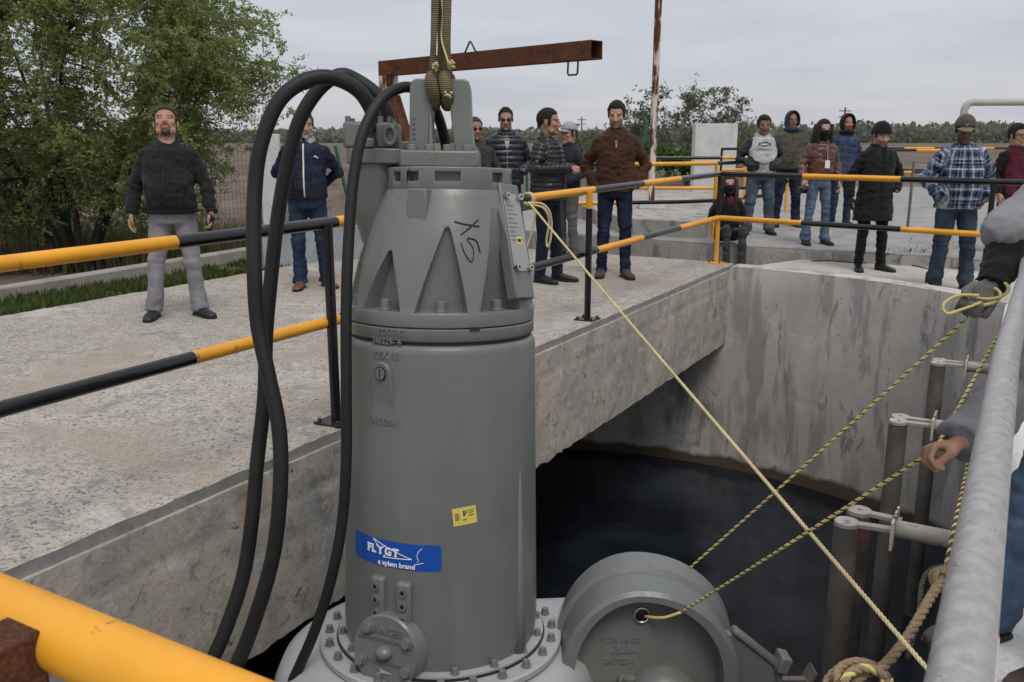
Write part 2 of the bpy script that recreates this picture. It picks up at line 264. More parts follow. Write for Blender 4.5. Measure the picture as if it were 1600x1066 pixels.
# ------------------------------------------------------------------ mesh helpers
class MB:
    def __init__(s): s.v = []; s.f = []; s.mi = []
    def add(s, vs_, fs, mi=0):
        o = len(s.v); s.v += [tuple(q) for q in vs_]; s.f += [[i + o for i in f] for f in fs]; s.mi += [mi] * len(fs); return s
    def box(s, c, sz, rot=None, mi=0):
        hx, hy, hz = sz[0] / 2, sz[1] / 2, sz[2] / 2
        vv = [Vector((x, y, z)) for x in (-hx, hx) for y in (-hy, hy) for z in (-hz, hz)]
        if rot is not None: vv = [rot @ q for q in vv]
        c = Vector(c); return s.add([q + c for q in vv], [(0, 1, 3, 2), (4, 6, 7, 5), (0, 4, 5, 1), (2, 3, 7, 6), (0, 2, 6, 4), (1, 5, 7, 3)], mi)
    def prism(s, poly, z0, z1, mi=0):
        n = len(poly); a = sum(poly[i][0] * poly[(i + 1) % n][1] - poly[(i + 1) % n][0] * poly[i][1] for i in range(n))
        if a < 0: poly = poly[::-1]
        vv = [(p[0], p[1], z0) for p in poly] + [(p[0], p[1], z1) for p in poly]
        return s.add(vv, [list(range(n))[::-1], list(range(n, 2 * n))] + [(i, (i + 1) % n, n + (i + 1) % n, n + i) for i in range(n)], mi)
    def tube(s, pts, r, seg=12, caps=True, mi=0, flat=None, closed=False, up=None):
        pts = [Vector(p) for p in pts]; n = len(pts); rr = r if isinstance(r, (list, tuple)) else [r] * n
        tg = []
        for i in range(n):
            a = pts[(i - 1) % n] if (closed or i > 0) else pts[0]; b = pts[(i + 1) % n] if (closed or i < n - 1) else pts[-1]
            d = (b - a); tg.append(d.normalized() if d.length > 1e-9 else Vector((0, 0, 1)))
        ref = Vector(up) if up is not None else (Vector((0, 0, 1)) if abs(tg[0].z) < .9 else Vector((1, 0, 0)))
        x = (ref - tg[0] * ref.dot(tg[0])).normalized(); vv = []; fs = []
        for i in range(n):
            x = (x - tg[i] * x.dot(tg[i]));  x = x.normalized() if x.length > 1e-6 else tg[i].orthogonal().normalized()
            y = tg[i].cross(x); ra, rb = (rr[i] if isinstance(rr[i], (list, tuple)) else (rr[i], rr[i] * (flat or 1)))
            for j in range(seg):
                t = 2 * pi * j / seg; vv.append(pts[i] + x * (cos(t) * ra) + y * (sin(t) * rb))
        m = n if closed else n - 1
        for i in range(m):
            k = (i + 1) % n
            for j in range(seg): fs.append((i * seg + j, i * seg + (j + 1) % seg, k * seg + (j + 1) % seg, k * seg + j))
        if caps and not closed: fs += [list(range(seg))[::-1], list(range((n - 1) * seg, n * seg))]
        return s.add(vv, fs, mi)
    def lathe(s, prof, seg=64, mi=0, caps=True, off=(0, 0)):
        vv = []; fs = []; n = len(prof)
        for r, z in prof:
            for j in range(seg): t = 2 * pi * j / seg; vv.append((off[0] + r * cos(t), off[1] + r * sin(t), z))
        for i in range(n - 1):
            for j in range(seg): fs.append((i * seg + j, i * seg + (j + 1) % seg, (i + 1) * seg + (j + 1) % seg, (i + 1) * seg + j))
        if caps: fs += [list(range(seg))[::-1], list(range((n - 1) * seg, n * seg))]
        return s.add(vv, fs, mi)
    def ell(s, c, r, rot=None, seg=16, rings=10, mi=0):
        vv = []; fs = []; c = Vector(c)
        for i in range(rings + 1):
            p = pi * i / rings
            for j in range(seg):
                t = 2 * pi * j / seg; q = Vector((r[0] * sin(p) * cos(t), r[1] * sin(p) * sin(t), -r[2] * cos(p)))
                vv.append(c + (rot @ q if rot is not None else q))
        for i in range(rings):
            for j in range(seg): fs.append((i * seg + j, i * seg + (j + 1) % seg, (i + 1) * seg + (j + 1) % seg, (i + 1) * seg + j))
        return s.add(vv, fs, mi)
    def loft(s, rings, mi=0, caps=True):
        seg = len(rings[0]); vv = [q for r in rings for q in r]; fs = []
        for i in range(len(rings) - 1):
            for j in range(seg): fs.append((i * seg + j, i * seg + (j + 1) % seg, (i + 1) * seg + (j + 1) % seg, (i + 1) * seg + j))
        if caps: fs += [list(range(seg))[::-1], list(range((len(rings) - 1) * seg, len(rings) * seg))]
        return s.add(vv, fs, mi)
    def hexbolt(s, c, axis, r, h, mi=0, wash=True):
        a = Vector(axis).normalized(); c = Vector(c)
        if wash: s.tube([c, c + a * h * .28], r * 1.35, 16, mi=mi)
        s.tube([c, c + a * h], r, 6, mi=mi); return s
    def mesh(s, name, mats, smooth=None, origin=None):
        me = bpy.data.meshes.new(name); v = s.v
        if origin is not None: v = [(q[0] - origin[0], q[1] - origin[1], q[2] - origin[2]) for q in v]
        me.from_pydata(v, [], s.f)
        for m_ in (mats if isinstance(mats, (list, tuple)) else [mats]): me.materials.append(mat(m_) if isinstance(m_, str) else m_)
        if max(s.mi, default=0) > 0: me.polygons.foreach_set('material_index', s.mi)
        me.validate(); me.update()
        if smooth is not None:
            me.polygons.foreach_set('use_smooth', [True] * len(me.polygons))
            if smooth < 179: me.set_sharp_from_angle(angle=radians(smooth))
        return me
    def obj(s, name, mats, parent=None, smooth=40, bevel=None, bseg=2):
        o_ = ORG.get(parent.name, None) if parent is not None else None
        me = s.mesh(name, mats, smooth, o_); return link(name, me, parent, bevel, bseg)
ORG = {}
def link(name, me, parent=None, bevel=None, bseg=2):
    o = bpy.data.objects.new(name, me); COL.objects.link(o)
    if parent is not None:
        o.parent = parent
        if parent.name in ORG: ORG[o.name] = ORG[parent.name]
    if bevel:
        b = o.modifiers.new('bevel', 'BEVEL'); b.width = bevel; b.segments = bseg; b.limit_method = 'ANGLE'; b.angle_limit = radians(40); b.harden_normals = False
    return o
def thing(name, label, cat, loc=(0, 0, 0), group=None, rotz=0.0, matrix=None):
    o = bpy.data.objects.new(name, None); COL.objects.link(o); o.empty_display_size = .1
    if matrix is not None: o.matrix_world = matrix
    else:
        o.location = loc; o.rotation_euler = (0, 0, rotz)
        if rotz == 0.0: ORG[o.name] = Vector(loc)        # children given in world coordinates
    o['label'] = label; o['category'] = cat
    if group: o['group'] = group
    return o
def tag(o, label, cat, group=None):
    o['label'] = label; o['category'] = cat
    if group: o['group'] = group
    return o
def struct(o, kind='structure'): o['kind'] = kind; return o
TMP = bpy.data.scenes.new('temporary')
def evaluated(me, mods):
    """mesh after modifiers: list of (type, dict)"""
    o = bpy.data.objects.new('temporary', me); TMP.collection.objects.link(o)
    for t, kw in mods:
        m_ = o.modifiers.new(t, t)
        for a, b in kw.items(): setattr(m_, a, b)
    vl = TMP.view_layers[0]; vl.update(); dg = vl.depsgraph
    r = bpy.data.meshes.new_from_object(o.evaluated_get(dg)); bpy.data.objects.remove(o); return r
def remesh(mb, voxel, smooth=4, fac=.5):
    me = mb.mesh('temporary', []) if False else bpy.data.meshes.new('temporary')
    if not me.vertices: me.from_pydata(mb.v, [], mb.f); me.update()
    r = evaluated(me, [('REMESH', dict(mode='VOXEL', voxel_size=voxel)), ('SMOOTH', dict(factor=fac, iterations=smooth))]); bpy.data.meshes.remove(me); return r
def vget(me): a = np.empty(len(me.vertices) * 3, dtype=np.float32); me.vertices.foreach_get('co', a); return a.reshape(-1, 3).astype(float)
def vset(me, a): me.vertices.foreach_set('co', a.astype(np.float32).ravel()); me.update()
def nget(me): a = np.empty(len(me.vertices) * 3, dtype=np.float32); me.vertices.foreach_get('normal', a); return a.reshape(-1, 3).astype(float)
def fbm(P, sc, octv=3, seed=0.0): return np.array([mnoise.fractal(Vector((p[0] * sc[0] + seed, p[1] * sc[1] + seed * 1.7, p[2] * sc[2] - seed)), .9, 2.0, octv) for p in P])
def curve(pts, n=12):
    """Catmull-Rom through points"""
    P = [Vector(p) for p in pts]; out = []
    P = [P[0] * 2 - P[1]] + P + [P[-1] * 2 - P[-2]]
    for i in range(1, len(P) - 2):
        for k in range(n):
            t = k / n; a, b, c, d = P[i - 1], P[i], P[i + 1], P[i + 2]
            out.append(.5 * ((2 * b) + (c - a) * t + (2 * a - 5 * b + 4 * c - d) * t * t + (3 * b - a - 3 * c + d) * t ** 3))
    out.append(P[-2]); return out
def text_mb(body, size, extrude=.0, weight=0.0, space=1.0, shear=0.0):
    cu = bpy.data.curves.new('lettering', 'FONT'); cu.body = body; cu.size = size; cu.align_x = 'CENTER'; cu.align_y = 'CENTER'; cu.extrude = extrude; cu.offset = weight; cu.space_character = space; cu.shear = shear; cu.resolution_u = 3
    o = bpy.data.objects.new('lettering', cu); TMP.collection.objects.link(o); vl = TMP.view_layers[0]; vl.update()
    me = bpy.data.meshes.new_from_object(o.evaluated_get(vl.depsgraph)); bpy.data.objects.remove(o)
    mb = MB(); mb.add([tuple(v.co) for v in me.vertices], [list(p.vertices) for p in me.polygons]); bpy.data.meshes.remove(me); return mb
# ================================================================== SETTING
CEN = W(-3.1, 5.65); RW = 4.72
def grid_obj(name, mats, fn, nu, nv, parent=None, smooth=180):
    vv = [fn(i / nu, j / nv) for j in range(nv + 1) for i in range(nu + 1)]
    fs = [(j * (nu + 1) + i, j * (nu + 1) + i + 1, (j + 1) * (nu + 1) + i + 1, (j + 1) * (nu + 1) + i) for j in range(nv) for i in range(nu)]
    return MB().add(vv, fs).obj(name, mats, parent, smooth)
GZ = -.32
# ground: one sheet with the well left open, out to the horizon
mb = MB(); rings = [4.86, 5.5, 7, 9, 12, 16, 22, 32, 50, 90, 180, 420, 1000, 2600]; SEG = 96; vv = []
for r in rings:
    for j in range(SEG):
        a = 2 * pi * j / SEG; p = CEN + Vector((cos(a), sin(a), 0)) * r; vv.append((p.x, p.y, GZ))
fs = [(i * SEG + j, (i + 1) * SEG + j, (i + 1) * SEG + (j + 1) % SEG, i * SEG + (j + 1) % SEG) for i in range(len(rings) - 1) for j in range(SEG)]
struct(mb.add(vv, fs).obj('ground', 'field', None, 180))

# deck slab (bridge over half of the well), uneven broken top
def nz1(x, y, z=0.0, sc=1.0): return mnoise.fractal(Vector((x * sc, y * sc, z)), .8, 2.1, 4)
S0, S1, T0, T1 = -7.5, -3.0, -3.2, 10.66
def deckpt(u, v):
    s = S0 + (S1 - S0) * u; t = T0 + (T1 - T0) * v
    ed = .006 * nz1(t * 3, 4.0) + .005 * nz1(t * 14, 9.0)
    if u > .999: s += ed - .004
    z = .0035 * nz1(s, t, 0, 9) + .004 * nz1(s, t, 3, 2.2)
    if u > .999: z -= .003 + .009 * abs(nz1(t * 11, 2.0)) ** 1.5
    return W(s, t, z)
def top_mesh():
    NU, NV = 110, 330
    vv = [deckpt(i / NU, j / NV) for j in range(NV + 1) for i in range(NU + 1)]
    fs = [(j * (NU + 1) + i, j * (NU + 1) + i + 1, (j + 1) * (NU + 1) + i + 1, (j + 1) * (NU + 1) + i) for j in range(NV) for i in range(NU)]
    o = len(vv); e = [j * (NU + 1) + NU for j in range(NV + 1)]
    low = [(vv[k].x - NV_.x * .0, vv[k].y, -.064) for k in e]; vv += low
    nf = len(fs); fs += [(e[j], o + j, o + j + 1, e[j + 1]) for j in range(NV)]; nl = len(fs)
    a = len(vv); vv += [W(S1, T0, -.25), W(S1, T1, -.25), W(S0, T1, -.25), W(S0, T0, -.25), W(S0, T0, -.01), W(S0, T1, -.01), W(S1, T0, -.062), W(S1, T1, -.062)]
    fs += [(a, a + 1, a + 2, a + 3), (a + 3, a + 2, a + 5, a + 4), (a + 6, a + 7, a + 1, a)]
    m = MB().add(vv, fs); m.mi[nf:nl] = [1] * (nl - nf); m.mi[nl:] = [1] * (len(fs) - nl); return m
deck = struct(top_mesh().obj('deck', ['deck', 'lip'], None, 50))
def fascpt(u, v):
    t = T0 + (T1 - .3 - T0) * u; z = -.93 + .873 * v
    g = 0.0
    for tj in (-.9, 1.25, 3.72, 6.05, 8.15): g = max(g, max(0, 1 - abs(t - tj - .01 * nz1(z * 5, tj)) / .025))
    for zj in (-.24,): g = max(g, .55 * max(0, 1 - abs(z - zj - .012 * nz1(t * 3, 1)) / .02))
    s = -2.982 + .006 * nz1(t, z, 2, 5) - .014 * g
    if v < .001: z += .02 * nz1(t * 7, 5)
    return W(s, t, z)
fb = MB(); NU, NV = 330, 28
vv = [fascpt(i / NU, j / NV) for j in range(NV + 1) for i in range(NU + 1)]
fs = [(j * (NU + 1) + i, j * (NU + 1) + i + 1, (j + 1) * (NU + 1) + i + 1, (j + 1) * (NU + 1) + i) for j in range(NV) for i in range(NU)]
o = len(vv); vv += [W(-3.34, T0, -.93), W(-3.34, T1 - .3, -.93)]; fs += [[o, o + 1] + list(range(NU, -1, -1))]
o = len(vv); vv += [W(-3.3, T0, -.0575), W(-3.3, T1 - .3, -.0575)]; tp = NV * (NU + 1); fs += [list(range(tp, tp + NU + 1)) + [o + 1, o]]
o = len(vv); vv += [W(-3.33, T0, -.93), W(-3.33, T1 - .3, -.93), W(-3.33, T1 - .3, -.2), W(-3.33, T0, -.2)]; fs += [(o, o + 1, o + 2, o + 3)]
beam = fb.add(vv, fs).obj('edge_beam', 'fascia', deck, 45)

# circular wall of the well
mb = MB(); SEG = 160; NZ = 26; vv = []
for i in range(NZ + 1):
    z = -3.6 + 3.6 * i / NZ
    for j in range(SEG):
        a = 2 * pi * j / SEG; r = RW + .012 * nz1(a * 6, z * 1.5) + (.01 if i == NZ else 0); p = CEN + Vector((cos(a), sin(a), 0)) * r; vv.append((p.x, p.y, z + (.004 * nz1(a * 20, 3.3) if i == NZ else 0)))
fs = [(i * SEG + j, (i + 1) * SEG + j, (i + 1) * SEG + (j + 1) % SEG, i * SEG + (j + 1) % SEG) for i in range(NZ) for j in range(SEG)]
def inside_deck(p):
    s, t = st(p); return s < -2.93
o = len(vv); top = []
for j in range(SEG):
    a = 2 * pi * j / SEG; p = CEN + Vector((cos(a), sin(a), 0)) * (RW + .27); vv += [(p.x, p.y, .0), (p.x, p.y, -.5)]
for j in range(SEG):
    k = (j + 1) % SEG; fs += [(NZ * SEG + j, o + 2 * j, o + 2 * k, NZ * SEG + k), (o + 2 * j, o + 2 * j + 1, o + 2 * k + 1, o + 2 * k)]
# where the deck crosses it, the wall stops under the slab
vv = [list(q) for q in vv]
for q in vv:
    s, t = st(q)
    if (s < -2.995) and q[2] > -.27: q[2] = -.27
    if (s > -.06 or t < .6) and q[2] > -.27: q[2] = -.27
wall = mb.add(vv, fs).obj('well_wall', 'wall', None, 40)
tag(wall, 'curved stained concrete wall of the deep round well', 'wall')
# water
mb = MB(); vv = [(CEN.x, CEN.y, -2.5)] + [(CEN.x + 4.75 * cos(2 * pi * j / 96), CEN.y + 4.75 * sin(2 * pi * j / 96), -2.5) for j in range(96)]
struct(mb.add(vv, [(0, 1 + j, 1 + (j + 1) % 96) for j in range(96)]).obj('water', 'water', None, 180))
# walkway slab on the camera's side, with its painted kerb along the well
mb = MB(); mb.prism([W(-.04, .36)[:2], W(2.6, .36)[:2], W(2.6, 9.1)[:2], W(-.04, 9.1)[:2]], -.55, -.004); walk = struct(mb.obj('walkway', 'white_conc', None, 30, .01))
mb = MB(); mb.prism([W(-2.96, -2.8)[:2], W(2.6, -2.8)[:2], W(2.6, .352)[:2], W(-2.96, .352)[:2]], -.6, -.003); struct(mb.obj('near_landing', 'slab', None, 30, .01))
def kp(u, v):
    t = .38 + 8.68 * u; return W((-.115, .10, .10)[int(v * 2 + .5)] if 0 else -.075 + .16 * v, t, .03 + .003 * nz1(t * 8, v * 4))
mb = MB(); mb.prism([W(-.085, .38)[:2], W(.07, .38)[:2], W(.07, 9.08)[:2], W(-.085, 9.08)[:2]], -.3, .03); struct(mb.obj('kerb', 'kerbw', None, 30, .012))

# lower pale slab beyond the well and the step behind it
FZ, PZ = -.08, .07
stepline = [G(820, 360, PZ), G(895, 365, PZ), G(980, 370, PZ), G(1140, 382, PZ), G(1300, 390, PZ), G(1450, 398, PZ), G(1600, 410, PZ), G(1750, 420, PZ)]
arc = []
p0_, p1_ = W(-2.75, 10.55) - CEN, W(.2, 9.0) - CEN; a0 = math.atan2(p0_.y, p0_.x); a1 = math.atan2(p1_.y, p1_.x)
for i in range(25): a = a0 + (a1 - a0) * i / 24; arc.append((CEN.x + 4.97 * cos(a), CEN.y + 4.97 * sin(a)))
fore = arc + [W(2.7, 9.0)[:2], (9.5, 6.9)] + [(p.x, p.y + .12) for p in stepline[::-1][:5]] + [G(1255, 405, FZ)[:2], G(1190, 414, FZ)[:2]]
mb = MB(); n = len(fore); mb.prism(fore, GZ - .1, FZ); pv = struct(mb.obj('paving', 'slab', None, 30))
plat = [(p.x, p.y) for p in stepline] + [(17, 8.5), (24, 26), (3.5, 26), (1.4, 20.5), (.2, 17.5)]
mb = MB(); mb.prism(plat, GZ - .1, PZ); struct(mb.obj('upper_paving', 'plat', None, 30, .012))
mb = MB(); rr = []
for i in range(len(stepline) - 1):
    for k in range(10): rr.append(stepline[i].lerp(stepline[i + 1], k / 10))
vv = [(p.x - .004, p.y - .016 - .006 * abs(nz1(p.x * 6, 1)), z) for z in (GZ - .1, PZ - .035) for p in rr] + [(p.x, p.y + .02, PZ - .035) for p in rr]; n = len(rr)
fs = [(i, i + 1, n + i + 1, n + i) for i in range(n - 1)] + [(n + i, n + i + 1, 2 * n + i + 1, 2 * n + i) for i in range(n - 1)]
struct(mb.add(vv, fs).obj('step_riser', 'step', None, 40))
RZ = .31
q0, q1 = G(975, 366, PZ), G(1098, 373, PZ)
mb = MB(); mb.prism([q0[:2], q1[:2], (3.6, 14.6), (4.6, 20), (2.0, 20.4), (1.0, 17.0)], PZ - .02, RZ); struct(mb.obj('raised_slab', 'step', None, 30, .015))

# verge and low kerb on the left
def vpt(u, v):
    s = -8.6 + 1.12 * u; t = -3 + 14 * v; return W(s, t, -.05 + .035 * nz1(s, t, 1, 1.5))
struct(grid_obj('verge_soil', 'grassground', vpt, 8, 90))
kl = [W(-8.35, 1.0), W(-8.4, 5.0), W(-8.65, 8.6), W(-8.75, 11.2)]
mb = MB()
for a, b in zip(kl[:-1], kl[1:]):
    d = (b - a).normalized(); nn = Vector((-d.y, d.x, 0)); mb.prism([(a + nn * .09)[:2], (b + nn * .09)[:2], (b - nn * .09)[:2], (a - nn * .09)[:2]], -.3, .10)
struct(mb.obj('garden_kerb', 'kerbc', None, 30, .015))
def gv(n, smin, smax, tmin, tmax, h0, h1, zf, seed, wd=.012, spread=.04):
    rg = np.random.RandomState(seed); mb = MB(); vv = []; fs = []
    for i in range(n):
        s = rg.uniform(smin, smax); t = rg.uniform(tmin, tmax)
        if mnoise.noise(Vector((s * 2.2, t * 2.2, seed))) < -.18: continue
        p = W(s, t, zf(s, t)); h = rg.uniform(h0, h1); a = rg.uniform(0, 2 * pi); d = Vector((cos(a), sin(a), 0)); e = Vector((-d.y, d.x, 0)); ln = rg.uniform(.2, 1) * spread
        o = len(vv); vv += [p - e * wd, p + e * wd, p + d * ln * .5 + Vector((0, 0, h * .6)) + e * wd * .8, p + d * ln + Vector((0, 0, h)), p + d * ln * .5 + Vector((0, 0, h * .6)) - e * wd * .8]; fs.append((o, o + 1, o + 2, o + 3, o + 4))
    return mb.add(vv, fs)
g = struct(gv(13000, -8.3, -7.53, 1, 11, .04, .11, lambda s, t: -.05, 3).obj('grass', 'grass', None, None), 'stuff'); g['label'] = 'green grass strip between deck and garden kerb'; g['category'] = 'grass'
def gscat(n, x0, x1, y0, y1, h0, h1, z, seed, wd=.012, spread=.05):
    rg = np.random.RandomState(seed); vv = []; fs = []
    for i in range(n):
        x = rg.uniform(x0, x1); y = rg.uniform(y0, y1); p = Vector((x, y, z)); h = rg.uniform(h0, h1); a = rg.uniform(0, 2 * pi); d = Vector((cos(a), sin(a), 0)); e = Vector((-d.y, d.x, 0)) * wd
        o = len(vv); vv += [p - e, p + e, p + d * spread * rg.uniform(.2, 1) + Vector((0, 0, h))]; fs.append((o, o + 1, o + 2))
    return MB().add(vv, fs)
g = struct(gscat(9000, -2.5, 4.2, 17, 26, .10, .32, GZ, 5, .03, .12).obj('long_grass', 'grass', None, None), 'stuff'); g['label'] = 'tall green grass beyond the back railing'; g['category'] = 'grass'
g = struct(gscat(7000, -11, -3.6, 11.8, 17, .15, .5, GZ, 6, .012, .15).obj('dry_undergrowth', 'dry', None, None), 'stuff'); g['label'] = 'dry brown weeds under the big tree'; g['category'] = 'weeds'
g = struct(gscat(900, -6.5, -3.4, 12.0, 13.4, .1, .5, GZ, 9, .014, .15).obj('fence_weeds', 'grass', None, None), 'stuff'); g['label'] = 'green weeds along the wire fence'; g['category'] = 'weeds'
# ================================================================== PUMP
PB, PT = D(690, 1012, 3.30), D(690, 133, 3.47)
pz = (PT - PB).normalized(); px_ = (Vector((1, 0, 0)) - pz * pz.x).normalized(); py_ = pz.cross(px_)
PL = (PT - PB).length
PM = Matrix((( px_.x, py_.x, pz.x, PB.x), (px_.y, py_.y, pz.y, PB.y), (px_.z, py_.z, pz.z, PB.z), (0, 0, 0, 1)))
PMI = PM.inverted()
def PJ(x, y, z): return proj(PM @ Vector((x, y, z)))
def ZL(py):                                   # height on the pump axis that shows at row py
    lo, hi = -.6, PL + .5
    for _ in range(40):
        m_ = (lo + hi) / 2
        if PJ(0, 0, m_)[1] > py: lo = m_
        else: hi = m_
    return (lo + hi) / 2
def SF(px, py, R):                            # point of the front surface of a round of radius R(z): angle and height
    f, z = math.asin(max(-.98, min(.98, (px - 690) / 148.0))), ZL(py) + .05
    for _ in range(30):
        r = R(z); a = PJ(r * sin(f) + SHX(z), -r * cos(f), z); e = (px - a[0], py - a[1])
        f += .6 * e[0] / max(40, 148 * cos(f)); z -= .6 * e[1] / 385.0
        f = max(-1.5, min(1.5, f))
    return f, z
def SHX(z):                                   # the upper castings sit a little off the axis
    return .032 * max(0, min(1, (z - ZC[0]) / (ZC[1] - ZC[0])))
def CY(f, z, r): return Vector((r * sin(f) + SHX(z), -r * cos(f), z))
ZC = (ZL(476), ZL(297))
def to_local(p): return PMI @ Vector(p)

pump = thing('submersible_pump', 'large grey green submersible pump hanging from a webbing sling over the well', 'pump', matrix=PM)
zb0, zb1 = ZL(1000), ZL(519)
def RB(z): return .389 + (.362 - .389) * max(0, min(1, (z - zb0) / (zb1 - zb0)))
prof = [(.0, zb0 - .06), (.30, zb0 - .06), (.345, zb0 - .03), (.372, zb0 + .03), (.385, zb0 + .12)]
for i in range(9): z = zb0 + .18 + (zb1 - .035 - zb0 - .18) * i / 8; prof.append((RB(z), z))
prof += [(.361, zb1 - .018), (.354, zb1 - .006), (.34, zb1)]
body = MB().lathe(prof, 128, caps=False).obj('motor_housing', 'pump', pump, 40)
# dark gap and ring
zr0, zr1 = ZL(519), ZL(496)
MB().lathe([(.346, zr0 - .01), (.346, zr0 + .03)], 96, caps=False).obj('gap', 'pumpdark', body, 40)
ring = MB().lathe([(.33, zr0 + .012), (.353, zr0 + .012), (.357, zr0 + .018), (.357, zr1 - .004), (.353, zr1), (.33, zr1)], 128, caps=False).obj('seal_ring', 'pump', pump, 35)
zc0 = zr1 + .003; zc1 = ZL(476); zc2 = ZL(297)
# cone with triangular bolt pockets
cp = [(.30, zc0), (.352, zc0), (.357, zc0 + .004), (.357, zc1), (.352, zc1 + .012)]
rc0, rc1 = .352, .236
for i in range(1, 15):
    q = i / 14; cp.append((rc0 + (rc1 - rc0) * q + .018 * sin(pi * q), zc1 + .012 + (zc2 - zc1 - .012) * q))
cp += [(.0, zc2)]
def RC(z):
    q = max(0, min(1, (z - zc1 - .012) / (zc2 - zc1 - .012))); return rc0 + (rc1 - rc0) * q + .018 * sin(pi * q)
cone_mb = MB().lathe([(0.0001, zc0)] + cp, 144, caps=False)
cut = MB(); pockets = []
for k in range(9):
    f = radians(4 + 38.5 * (k - 4)) if abs(k - 4) < 5 else 0; hgt = {4: .30, 3: .215, 5: .40}.get(k, .30)
    pockets.append((f, hgt)); w0 = {4: .098, 3: .092, 5: .098}.get(k, .09); er = Vector((sin(f), -cos(f), 0)); et = Vector((cos(f), sin(f), 0)); pr = []
    for i in range(9): q = i / 8; pr.append((-w0 * (1 - q) - .016 * q - .005 * sin(pi * q), zc1 + .006 + (hgt - .016) * q))
    pr += [(-.0115, zc1 + hgt), (0, zc1 + hgt + .006), (.0115, zc1 + hgt)]
    pr += [(-x, z) for x, z in pr[:9][::-1]]
    rin, rout = (.262 if k == 5 else .272), .5
    n = len(pr); cut.add([er * rin + et * (x * .8) + Vector((0, 0, z)) for x, z in pr] + [er * rout + et * (x * 1.35) + Vector((0, 0, z)) for x, z in pr], [list(range(n)), list(range(n, 2 * n))[::-1]] + [(i, n + i, n + (i + 1) % n, (i + 1) % n) for i in range(n)])
    if k == 3: pass
# square lug notch near the top left
f = radians(-24); er = Vector((sin(f), -cos(f), 0)); et = Vector((cos(f), sin(f), 0))
cone_mb.v = [(v[0] + SHX(v[2]), v[1], v[2]) for v in cone_mb.v]; cut.v = [(v[0] + SHX(v[2]), v[1], v[2]) for v in cut.v]
cm = cone_mb.mesh('cone', 'pump', None); tmpc = bpy.data.objects.new('temporary', cut.mesh('cutter', 'pump', None)); TMP.collection.objects.link(tmpc)
cme = evaluated(cm, [('BOOLEAN', dict(operation='DIFFERENCE', solver='EXACT', object=tmpc)), ('BEVEL', dict(width=.005, segments=2, limit_method='ANGLE', angle_limit=radians(38)))])
bpy.data.objects.remove(tmpc); cme.polygons.foreach_set('use_smooth', [True] * len(cme.polygons)); cme.set_sharp_from_angle(angle=radians(42)); cme.materials.clear(); cme.materials.append(mat('pump'))
cone = link('bearing_housing', cme, pump)
for f, hgt in pockets:
    mb = MB(); c = CY(f, zc1 + .004, .318); mb.tube([c, c + Vector((0, 0, .012))], .022, 20); mb.tube([c, c + Vector((0, 0, .042))], .018, 16); mb.obj('socket_bolt', 'bolt', cone, 40, .002)
# raised square pad
f, z = SF(655, 312, RC); r = RC(z)
er = Vector((sin(f), -cos(f), 0)); et = Vector((cos(f), sin(f), 0)); ups = Vector((0, 0, 1))
mb = MB(); rot = Matrix((et, er, ups)).transposed()
mb.box(er * (r - .022) + Vector((SHX(zc2), 0, zc2 - .07)), (.075, .10, .14), rot); mb.obj('casting_pad', 'pump', cone, 40, .006)
mb = MB(); g0, z0 = SF(742, 507, lambda z: .358); mb.box(CY(g0, zr1 + .0, .356), (.035, .012, .010), Matrix.Rotation(g0, 3, 'Z')); mb.obj('drain_slot', 'pumpdark', cone)
# top cover
zt0, zt1 = ZL(297) - .003, ZL(264)
tm = MB().lathe([(.0001, zt0), (.229, zt0), (.234, zt0 + .004), (.234, zt1 - .004), (.229, zt1), (.0001, zt1)], 96, caps=False, off=(.032, 0)).mesh('cover', 'pump', None)
cut = MB()
for a, w in ((-52, .05), (-31, .05), (2, .09), (52, .06), (85, .05), (-80, .05), (130, .08), (180, .08), (230, .08)):
    f = radians(a); er = Vector((sin(f), -cos(f), 0)); et = Vector((cos(f), sin(f), 0)); rot = Matrix((-et, er, ups)).transposed()
    cut.box(er * .242 + Vector((.032, 0, (zt0 + zt1) / 2 + .006)), (w, .075, .034), rot)
tmpc = bpy.data.objects.new('temporary', cut.mesh('cutter', 'pump', None)); TMP.collection.objects.link(tmpc)
tme = evaluated(tm, [('BOOLEAN', dict(operation='DIFFERENCE', solver='EXACT', object=tmpc)), ('BEVEL', dict(width=.004, segments=2, limit_method='ANGLE', angle_limit=radians(38)))])
bpy.data.objects.remove(tmpc); tme.polygons.foreach_set('use_smooth', [True] * len(tme.polygons)); tme.set_sharp_from_angle(angle=radians(42)); tme.materials.clear(); tme.materials.append(mat('pump'))
cover = link('top_cover', tme, pump)
for a in (-52, -31, 2, 52):
    f = radians(a); c = CY(f, zt0 + .012, .205); MB().tube([c, c + Vector((0, 0, .02))], .014, 12).obj('cover_bolt', 'bolt', cover, 40)
# lifting yoke on its square base
zy0, zy1 = zt1 + .001, ZL(238); xs = lambda p_, z: (p_ - 690) / 385.0
mb = MB(); mb.box((.0, .0, (zy0 + zy1) / 2), (.29, .24, zy1 - zy0)); base = mb.obj('yoke_base', 'pump', pump, 40, .008)
for x in (-.102, -.038, .03, .10):
    mb = MB(); mb.tube([(x, -.092, zy1 - .002), (x, -.092, zy1 + .022)], .0185, 18); mb.obj('yoke_bolt', 'bolt', base, 40, .003)
zy2 = PL + .015; H_ = zy2 - zy1
def prong(x0b, x1b, x0t, x1t, foot):
    P_ = [(x0b - (foot if foot < 0 else 0) * 0, zy1 - .01), (x1b, zy1 - .01)]
    return P_
mb = MB()
def slab_xz(poly, y0, y1):
    n = len(poly); mb.add([(x, y0, z) for x, z in poly] + [(x, y1, z) for x, z in poly], [list(range(n)), list(range(n, 2 * n))[::-1]] + [(i, n + i, n + (i + 1) % n, (i + 1) % n) for i in range(n)])
